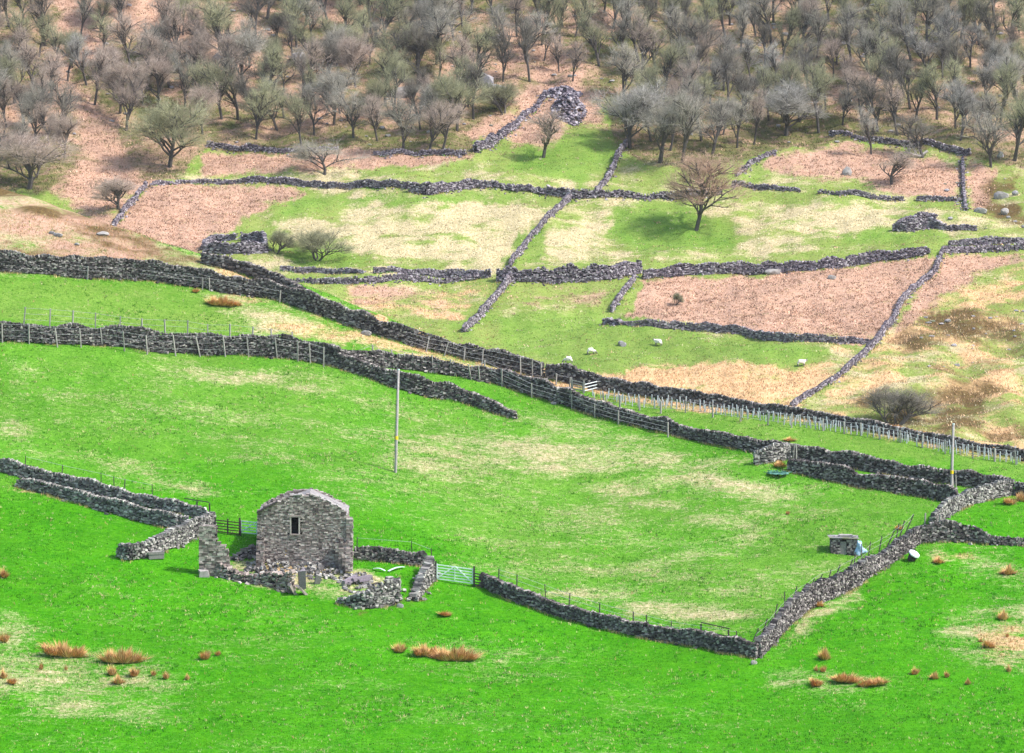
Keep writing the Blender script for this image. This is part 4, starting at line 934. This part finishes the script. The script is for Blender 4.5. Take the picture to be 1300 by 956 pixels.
rock(283, 76, 26, 14, 'pale rounded boulder between the trees at upper left', True)
rock(790, 439, 11, 7, 'grey pointed boulder on the far green field among sheep', rot=(0, .5, 0))
rock(380, 75, 22, 13, 'dark boulder in the upper left wood', False)
rock(477, 122, 14, 12, 'small pale boulder left of the huge flat slab', True)
rock(541, 15, 20, 34, 'tall dark crag at the top edge of the wood', False, d=5)
rock(627, 50, 26, 8, 'dark low outcrop in a gap of the upper wood', False)
rock(614, 110, 26, 22, 'purple grey outcrop right of the huge flat slab', False, d=4)
rock(630, 118, 26, 14, 'broad dark outcrop beside the purple grey outcrop', False, d=4)
rock(1075, 222, 12, 12, 'grey triangular boulder in the upper right bracken', True)
rock(1271, 252, 18, 11, 'large grey boulder near the right edge under the wood', True)
rock(1245, 270, 16, 8, 'flat grey boulder below the large one near the right edge', True)
rock(1276, 272, 12, 9, 'small grey boulder under the large one near the right edge', True)
rock(1289, 248, 9, 7, 'dark boulder touching the right edge under the wood', False)
rock(1270, 200, 10, 9, 'boulder at the wood foot in the right corner', False)
rock(983, 347, 24, 7, 'pale flat boulder under the long purple wall in the bracken', True)
rock(1056, 354, 10, 6, 'small pale boulder in the big bracken field', True)
rock(465, 142 + 283, 13, 7, 'pale grey boulder against the crest wall in the straw strip', True, far=False)
rock(487, 483, 20, 6, 'flat boulder at the foot of the short dark wall spur', False, far=False)
rock(74, 285 + 15, 12, 5, 'pale stone on the brown spur at the left', True, far=False)
rock(98, 297 + 14, 8, 4, 'small dark stone on the brown spur at the left', False, far=False)
rock(130, 298, 16, 5, 'pale flat stone near the brown spur crest', True, far=False)
rock(66, 297, 8, 4, 'small grey stone left of the pale flat stone on the brown spur', False, far=False)
rock(301, 353, 12, 4, 'pale stone between the crest wall and the long upper wall', True, far=False)
rock(508, 771, 8, 6, 'reddish stone at the foot of the ruined pale corner', False, far=False)
rock(957, 843, 8, 6, 'pale stone at the foot of the lower wall corner', True, far=False)
zones = [('on the floor of the upper left wood', (90, 600, 5, 185), 50), ('on the floor of the upper right wood', (600, 1290, 5, 175), 60), ('in the upper left wood', (280, 600, 30, 185), 22), ('in the upper middle wood', (600, 850, 10, 140), 18), ('in the upper right wood', (850, 1250, 20, 190), 30), ('on the rough knoll above the dark bush', (1160, 1300, 380, 470), 26), ('at the right edge above the two walls', (1190, 1300, 225, 305), 12), ('on the brown slope at upper left', (60, 260, 60, 130), 6)]
for zn, (x0, x1, y0, y1), k in zones:
    for i in range(k):
        w = random.uniform(3, 8.5)
        rock(random.uniform(x0, x1), random.uniform(y0, y1), w, w * random.uniform(.3, .6), 'one of the small grey stones scattered ' + zn, random.random() < .12, group='small stones scattered ' + zn)

# ------------------------------------------------------------------ rush clumps
def rush_mesh(seed, n=900):
    r = np.random.default_rng(seed); a = r.uniform(0, 6.28, n); q = r.random(n) ** .7 * .5
    B = np.stack([np.cos(a) * q * .55, np.sin(a) * q * .55, 0 * a], 1); k = q * r.uniform(.3, 1.1, n)
    ext = r.random(n) ** 2; T = B + np.stack([np.cos(a) * k * (.6 + .7 * ext), np.sin(a) * k * (.6 + .7 * ext), (.45 + .65 * ext) * (1 - .8 * q) + r.normal(0, .06, n)], 1)
    d = np.stack([-np.sin(a), np.cos(a), 0 * a], 1) * .022
    wind = .12 * math.sin(seed * 2.1 + 1); T[:, 0] += wind * T[:, 2] + .16 * np.sin(a * 3 + seed); T[:, 2] *= .8 + .3 * np.sin(a * 2 + seed * 1.7)
    V = np.stack([B - d, B + d, T], 1).reshape(-1, 3)
    return mesh_arrays('rush_clump', V, np.arange(3 * n).reshape(-1, 3), M['rush'])
mm, nt, b_ = new_mat('rush', 1.0); gg = nt.nodes.new('ShaderNodeNewGeometry')
nt.links.new(ramp(nt, [(0, (.24, .12, .04)), (.5, (.62, .34, .13)), (1, (.85, .58, .30))], gg.outputs['Random Per Island']), b_.inputs['Base Color']); M['rush'] = mm
RU = [rush_mesh(i) for i in range(4)]
clumps = [(5,733,14,14,'at the left edge below the lower left walls'),(5,815,14,15,'cut by the left edge'),(82,833,44,20,'widest clump at lower left'),(156,842,42,22,'second wide clump at lower left'),(56,823,6,9,'tiny clump left of the widest lower left clump'),(260,837,15,15,'round clump in the lower left grass'),(277,832,9,8,'small clump right of the round lower left clump'),
 (52,850,6,11,'thin dark clump under the widest lower left clump'),(84,851,5,8,'tiny clump under the widest lower left clump'),(143,857,13,14,'clump under the second wide clump'),(171,858,14,14,'low clump right under the second wide clump'),(151,868,16,14,'clump at the bottom under the second wide clump'),(195,858,8,9,'small clump right of the lower left group'),(211,862,9,13,'upright clump right of the lower left group'),(5,861,10,14,'clump in the bottom left corner'),(14,868,14,10,'pale low clump in the bottom left corner'),(238,863,7,9,'last small clump of the lower left scatter'),
 (508,828,20,14,'left of the three big clumps at the bottom middle'),(540,832,25,16,'dark based middle one of the three big bottom clumps'),(578,838,42,20,'largest of the three big bottom clumps'),
 (1047,837,18,16,'round clump right of the lower wall corner'),(1045,853,9,11,'small clump below the round one right of the wall corner'),(1036,852,6,8,'tiny clump left of the small one right of the wall corner'),(1036,870,20,12,'clump cut by the bottom right of the wall corner'),(1075,866,30,14,'wide clump at the bottom right'),(1108,870,30,12,'low wide clump right end of the bottom right pair'),
 (1162,856,12,11,'clump in the lower right pasture, left one'),(1186,862,12,11,'clump in the lower right pasture, middle one'),(1202,860,8,10,'narrow clump in the lower right pasture'),(1229,869,9,9,'small clump at the bottom of the lower right pasture'),(1281,853,7,11,'thin clump near the lower right edge'),
 (1280,729,20,14,'orange clump at the right edge below the collapsed wall gap'),(1273,787,16,14,'upright dark orange clump near the right edge'),(1255,822,20,11,'low clump in the dry patch near the right edge'),(1279,809,5,7,'tiny clump in the dry patch near the right edge'),(1245,815,6,6,'smallest clump in the dry patch near the right edge'),(1191,715,16,9,'pale low clump below the snaking wall top'),
 (1281,640,18,12,'pale clump in the right field under the dark wall end'),(1297,636,14,13,'orange clump cut by the right edge under the dark wall end'),(1000,653,6,6,'tiny clump in the middle of the right field'),(1141,672,10,6,'low clump left of the curving wall'),(990,593,20,9,'tan clump at the foot of the narrow yard'),(1002,560,16,6,'brown clump in the strip above the narrow yard'),
 (281,388,26,14,'wide straw clump in the upper left strip'),(248,371,10,6,'small clump above the wide straw clump in the upper left strip'),(300,388,14,8,'straw clump right of the wide one in the upper left strip'),(565,782,20,8,'low pale clump in the grass under the white gate'),(1040,770,14,8,'pale clump at the foot of the snaking wall')]
for i, (px, py, w, h, lb) in enumerate(clumps):
    p = at(px, py); sc = F / p[1]; o = link('rush_clump', RU[i % 4]); W = w / sc; o.scale = (W * 1.05, min(W, 1.4), h / sc * 1.1); o.location = p; o.rotation_euler = (random.gauss(0, .06), random.gauss(0, .10), (0 if w > 24 else random.uniform(0, 6.28)))
    tag(o, 'orange brown rush clump, ' + lb, 'rush clump', 'rush clumps in the near fields')
    if w > 24:    # wide clumps: a second and third tussock inside the same clump
        for k in (-1, 1):
            q = link('tussock', RU[(i + k) % 4], o); q.location = (k * .32, .1 * k, 0); q.scale = (.75, .9, .85)

# ------------------------------------------------------------------ trees
def rotv(d, ang, r):
    d = d / np.linalg.norm(d); ref = np.array([r.gauss(0, 1), r.gauss(0, 1), r.gauss(0, 1)]); u = np.cross(d, ref); u /= np.linalg.norm(u)
    return d * math.cos(ang) + u * math.sin(ang)
def gen_tree(seed, H=9., spread=1., trunk=.62, stems=1, kids=(10, 5, 5, 4), up=.25, twig=.8, dens=3, tw=.0050, droop=0.):
    r = random.Random(seed); T = []; C = []
    def grow(p, d, L, rad, lv):
        n = 3; q = p; segs = []
        for i in range(n):
            d = d + np.array([r.gauss(0, .13), r.gauss(0, .13), r.gauss(0, .10) + up * .12 * (1 if lv else .5) - droop * (lv > 1)]); d = d / np.linalg.norm(d)
            e = q + d * L / n; r0 = rad * (1 - .45 * i / n); r1 = rad * (1 - .45 * (i + 1) / n); segs.append((q, e, r0, r1)); q = e
        (T if lv <= 2 else C).extend(segs)
        if lv < len(kids):
            k = kids[lv]
            for j in range(k):
                f = r.uniform(.30, 1) if lv else (.22 + .78 * (j + r.uniform(0, .9)) / k if stems == 1 else r.uniform(.5, 1)); f = min(f, 1)
                i = min(int(f * n), n - 1); s0 = segs[i]; pt = s0[0] + (s0[1] - s0[0]) * (f * n - i)
                a = r.uniform(.45, .95) * (spread if lv == 0 else 1)
                dd = rotv(d if f > .7 else (s0[1] - s0[0]), a, r); dd[2] = dd[2] * (1 if lv else 1) + up * .5 * (1 - .2 * lv)
                if dd[2] < -.15: dd[2] *= -.3
                grow(pt, dd / np.linalg.norm(dd), L * r.uniform(.50, .76) if lv else Lb * r.uniform(.8, 1.15) * (1.2 - .45 * f), rad * (.55 if lv < 2 else .34), lv + 1)
        else:
            for s0 in segs:
                for j in range(max(1, dens // 3)):
                    dd = rotv(s0[1] - s0[0], r.uniform(.2, 1.1), r); Lt = twig * r.uniform(.5, 1.2); pt = s0[0] + (s0[1] - s0[0]) * r.random()
                    C.append((pt, pt + dd * Lt, tw, tw * .4))
    Lb = H * (.30 if stems == 1 else .34)
    for s in range(stems):
        a = r.uniform(0, 6.28); d0 = np.array([math.cos(a) * .12, math.sin(a) * .12, 1.]) if stems == 1 else np.array([math.cos(a) * .6, math.sin(a) * .6, 1.])
        grow(np.array([0., 0., -.15]) if stems == 1 else np.array([math.cos(a) * .15, math.sin(a) * .15, -.1]), d0 / np.linalg.norm(d0), H * trunk, .024 * H if stems == 1 else .02 * H, 0)
    allz = max(x[1][2] for x in C); sc = H / allz
    wx = np.percentile([np.hypot(x[1][0], x[1][1]) for x in C], 80) * sc
    mt, mc = MB(), MB()
    A = lambda S: (np.array([x[0] for x in S]) * sc, np.array([x[1] for x in S]) * sc, np.array([x[2] for x in S]), np.array([x[3] for x in S]))
    a = A(T); mt.tubes(a[0], a[1], np.maximum(a[2], .026), np.maximum(a[3], .020), 5)
    a = A(C); mc.tubes(a[0], a[1], np.maximum(a[2], tw), np.maximum(a[3], tw * .6), 3)
    return mt.mesh('trunk', [M['bark']]), mc.mesh('crown', [M['twig']]), wx
KIN = {}
for i in range(5): KIN['wide%d' % i] = gen_tree(100 + i, 9, 1.0)
for i in range(4): KIN['tall%d' % i] = gen_tree(200 + i, 10, .72, trunk=.72, up=.38)
for i in range(2): KIN['bushy%d' % i] = gen_tree(300 + i, 8, 1.05, trunk=.5, kids=(13, 5, 5, 5), dens=4, tw=.0065)
for i in range(2): KIN['shrub%d' % i] = gen_tree(400 + i, 4, 1.0, trunk=.30, stems=5, kids=(5, 5, 5), up=.2, twig=.5, dens=9)
def lop(t):
    v = np.empty(len(t[1].vertices) * 3, np.float32); t[1].vertices.foreach_get('co', v); v = v.reshape(-1, 3); return abs(v[:, 0].mean()) + abs(v[:, 1].mean())
KIN['lone'] = min([gen_tree(507 + q, 12, 1.15, trunk=.66, kids=(15, 6, 5, 5), up=.10, dens=4, tw=.008) for q in range(5)], key=lop)
KIN['small0'] = gen_tree(601, 6, 1.1, trunk=.45, kids=(8, 5, 5, 4), up=.1)
print('tree polys', {k: len(v[1].polygons) for k, v in KIN.items()}, {k: round(v[2], 1) for k, v in KIN.items()})
TINT = {'grey': (.33, .305, .26), 'olive': (.33, .325, .20), 'pinkish': (.40, .32, .27), 'pale grey': (.36, .34, .31), 'dark grey': (.20, .18, .15), 'russet': (.44, .30, .23)}
def tree(px, py, hpx, kind, tint, label, group=None, far=True, wpx=None, name='bare_tree', cat='tree', tv=1.0):
    p = at(px, py, far); sc = F / p[1]; mt, mc, wx = KIN[kind]
    H0 = {'w': 9, 't': 10, 'b': 8, 's': 4, 'l': 12}[kind[0]] if kind != 'small0' else 6
    s = hpx / sc / H0; sw = (wpx / sc / (2 * wx)) if wpx else s * random.uniform(.75, 1.05)
    t = thing(name, label, cat, p, random.uniform(0, 6.28), group); t.scale = (sw, sw, s)
    a = link('trunk', mt, t); b = link('crown', mc, t); c_ = TINT[tint]
    b.color = (c_[0] * tv, c_[1] * tv, c_[2] * tv, 1)
    return t
SP = [
 (37, 240, 85, 'bushy0', 'pinkish', 100, 'big spreading pinkish bare tree at the left edge above the brown spur'),
 (215, 212, 100, 'bushy1', 'olive', 88, 'dense rounded olive tree above the upper left bracken field'),
 (150, 266, 48, 'bushy1', 'pinkish', 62, 'low pinkish bushy tree left of the upper bracken field'),
 (412, 222, 55, 'small0', 'grey', 78, 'small spreading bare tree growing on the tumbled purple wall'),
 (690, 200, 68, 'tall1', 'pinkish', 54, 'lone upright pinkish tree on the grass below the heap of stones'),
 (884, 292, 108, 'lone', 'russet', 88, 'lone tall russet tree standing in the green of the far field'),
 (44, 114, 70, 'wide0', 'pinkish', 62, 'dark trunked tree at upper left beside the pink clearing'),
 (110, 108, 72, 'tall0', 'pale grey', 46, 'pale slender tree on the right of the upper left pink clearing'),
 (1132, 234, 46, 'wide2', 'pinkish', 56, 'small bare tree in front of the wood beside the upper right bracken'),
 (1106, 196, 72, 'tall3', 'pale grey', 40, 'pale slim tree at the wood foot above the upper right bracken'),
 (1258, 212, 80, 'wide3', 'grey', 54, 'grey tree at the wood foot near the right edge'),
 (1288, 204, 95, 'wide1', 'olive', 70, 'tall olive tree cut by the right edge'),
 (545, 191, 72, 'wide4', 'pinkish', 56, 'flat topped brownish tree in the front row beside its twin trunks'),
 (562, 189, 66, 'wide1', 'pinkish', 50, 'right hand of the brownish trees at the front of the upper left wood'),
 (512, 193, 78, 'wide2', 'grey', 50, 'grey tree left of the brownish flat topped one at the wood front'),
 (800, 188, 98, 'bushy0', 'pale grey', 75, 'large pale tree at the top of the steep purple wall'),
 (838, 206, 90, 'tall2', 'grey', 60, 'tall grey tree right of the steep purple wall'),
 (866, 206, 100, 'tall0', 'grey', 60, 'very tall grey tree behind the lone russet tree'),
 (904, 196, 82, 'wide0', 'grey', 66, 'grey wide tree at the wood front right of the lone russet tree'),
 (998, 172, 78, 'bushy1', 'pale grey', 84, 'rounded pale tree in the front of the upper right wood'),
 (1172, 200, 60, 'wide4', 'dark grey', 66, 'dark low tree beside the fallen pale tree in the upper right'),
]
occupied = []
for px, py, h, k, tn, w, lb in SP: tree(px, py, h, k, tn, lb, wpx=w); occupied.append((px, py))
for px, py, h, w, tn, lb in [(403, 330, 48, 72, 'olive', 'larger green grey bush on the grass right of the low purple ruin'), (350, 322, 36, 42, 'olive', 'smaller bush touching the low purple ruin'), (858, 388, 20, 16, 'olive', 'tiny green bush in the left of the big bracken field'), (640, 145, 50, 60, 'olive', 'low olive bush at the clearing edge left of the heap of stones')]:
    tree(px, py, h, 'shrub%d' % (px % 2), tn, lb, wpx=w, name='bush', cat='bush', tv=.8)
tree(1136, 541, 58, 'shrub0', 'dark grey', 'dark spreading bush on the orange knoll above the crest wall at right', wpx=96, name='bush', cat='bush', tv=1.0)
# fallen pale tree
p = at(1168, 200, True); m = MB()
r_ = random.Random(4)
m.tubes([[0, 0, .2]], [[-2.6, -.3, .9]], .22, .12, 6); m.tubes([[0, 0, .2]], [[1.2, .4, 1.0]], .25, .2, 6)
for i in range(16):
    a = r_.uniform(0, 1); s0 = np.array([0, 0, .2]) * (1 - a) + np.array([-2.6, -.3, .9]) * a; e = s0 + np.array([r_.uniform(-1.6, .8), r_.uniform(-.6, .6), r_.uniform(.2, 2.6)]); m.tubes([s0], [e], .07, .03, 5)
    for j in range(3): m.tubes([s0 + (e - s0) * .6], [s0 + (e - s0) * .6 + np.array([r_.gauss(0, .6), r_.gauss(0, .3), r_.uniform(0, .9)])], .03, .015, 3)
t = thing('fallen_tree', 'fallen pale tree with bare branches on the wall in the upper right wood', 'tree', p); m.build('trunk', [M['palebark']], t)

# the wood: rows from the front to the top, each tree its own thing
ORD = 'first second third fourth fifth sixth seventh eighth ninth tenth eleventh twelfth thirteenth fourteenth fifteenth sixteenth seventeenth eighteenth nineteenth twentieth'.split()
ORD += ['twenty-' + o for o in ORD[:9]] + ['thirtieth'] + ['thirty-' + o for o in ORD[:9]] + ['fortieth']
CLEAR = [[(70,-10),(215,-10),(250,25),(205,55),(160,20),(125,40),(100,45),(90,80),(62,70)], [(62,120),(150,140),(165,190),(190,235),(140,300),(75,250),(95,190)], [(275,30),(300,30),(300,60),(275,60)],
         [(590,200),(640,128),(700,105),(780,112),(790,215),(590,215)], [(600,40),(650,38),(650,70),(600,70)], [(985,192),(1080,180),(1150,190),(1240,206),(1240,260),(985,230)], [(185,150),(245,150),(250,215),(180,215)]]
low = lambda x: float(np.interp(x, [-20, 60, 100, 170, 200, 262, 330, 470, 600, 640, 700, 770, 790, 900, 935, 1000, 1110, 1225, 1300, 1330], [235, 235, 230, 205, 195, 178, 186, 190, 188, 136, 104, 118, 190, 205, 196, 178, 172, 196, 210, 210]))
rows = [('front', 205, 176), ('second', 176, 150), ('third', 150, 124), ('fourth', 124, 98), ('fifth', 98, 72), ('sixth', 72, 46), ('seventh', 46, 20), ('top', 20, -6)]
kinds = ['wide0', 'wide1', 'wide2', 'wide3', 'wide4', 'tall0', 'tall1', 'tall2', 'tall3', 'bushy0', 'bushy1']
tot = 0
for rn, y1, y0 in rows:
    x = -12 + random.uniform(0, 18); k = 0
    while x < 1312:
        y = random.uniform(y0, y1); ok = y < low(x) - 2
        for poly in CLEAR:
            if sdist(np.array([x]), np.array([y]), poly)[0] > 0: ok = False
        for ox, oy in occupied:
            if abs(ox - x) < 16 and abs(oy - y) < 12: ok = False
        left = x < 300
        if left and random.random() < .12: ok = False
        if ok:
            kd = random.choice(kinds if x < 600 else kinds[:9] + kinds[5:9]); hp = random.uniform(56, 92) * (1.05 if 'tall' in kd else .95)
            if x < 260: tn = random.choice(['pinkish', 'pinkish', 'grey', 'olive'])
            elif x < 780: tn = random.choice(['grey', 'olive', 'olive', 'grey', 'olive', 'pinkish', 'dark grey'])
            else: tn = random.choice(['grey', 'pale grey', 'grey', 'grey', 'olive', 'pinkish', 'olive', 'dark grey'])
            lb = '%s bare %s tree, %s from the left in the %s row of the wood' % (tn, {'w': 'wide', 't': 'tall', 'b': 'bushy'}[kd[0]], ORD[min(k, len(ORD) - 1)], rn)
            tree(x, y, hp, kd, tn, lb, group='bare trees of the hillside wood', tv=random.uniform(.75, 1.2)); k += 1; tot += 1; occupied.append((x, y))
        x += random.uniform(18, 34)
print('wood trees', tot, 'tubes', n)

# ------------------------------------------------------------------ light, camera
world = bpy.data.worlds.new('World'); scene.world = world; world.use_nodes = True
nt = world.node_tree; bg = nt.nodes['Background']; sky = nt.nodes.new('ShaderNodeTexSky'); sky.sky_type = 'NISHITA'; sky.sun_disc = False
ELEV = math.radians(50); az = np.array([.97, -.25]); az /= np.linalg.norm(az)
sky.sun_elevation = ELEV; sky.sun_rotation = math.atan2(az[0], az[1]); sky.air_density = 1.2; sky.dust_density = 2.0
nt.links.new(sky.outputs[0], bg.inputs[0]); bg.inputs[1].default_value = .15
sun = bpy.data.lights.new('sun', 'SUN'); sun.energy = 3.4; sun.angle = math.radians(4); sun.color = (1, .96, .9)
so = link('sun', sun)
from mathutils import Vector
so.rotation_euler = Vector((az[0] * math.cos(ELEV), az[1] * math.cos(ELEV), math.sin(ELEV))).to_track_quat('Z', 'Y').to_euler()
cam = bpy.data.cameras.new('camera'); co = link('camera', cam); co.location = (0, 0, CZ); co.rotation_euler = (math.radians(90), 0, 0)
cam.sensor_width = 36; cam.lens = F / 1300 * 36; cam.shift_y = -(478 + HY) / 1300; cam.clip_start = 1; cam.clip_end = 9000
scene.camera = co
scene.view_settings.view_transform = 'Standard'; scene.view_settings.look = 'None'; scene.view_settings.gamma = 1; scene.view_settings.exposure = .98
scene.render.engine = 'CYCLES'

# the hazy air of the valley
hz = MB(); hz.boxes([[0, 1250, 240]], [6400, 4200, 560]); hm = bpy.data.materials.new('haze'); hm.use_nodes = True; hn = hm.node_tree
hn.nodes.remove(hn.nodes['Principled BSDF']); pv = hn.nodes.new('ShaderNodeVolumePrincipled'); pv.inputs['Color'].default_value = (.93, .95, 1, 1)
pv.inputs['Density'].default_value = .00004; pv.inputs['Anisotropy'].default_value = .2
hn.links.new(pv.outputs[0], hn.nodes['Material Output'].inputs['Volume'])
ho = hz.build('haze', [hm]); ho['kind'] = 'stuff'; ho['label'] = 'thin pale haze filling the air over the valley'
print('ground z range', gzv.min(), gzv.max())
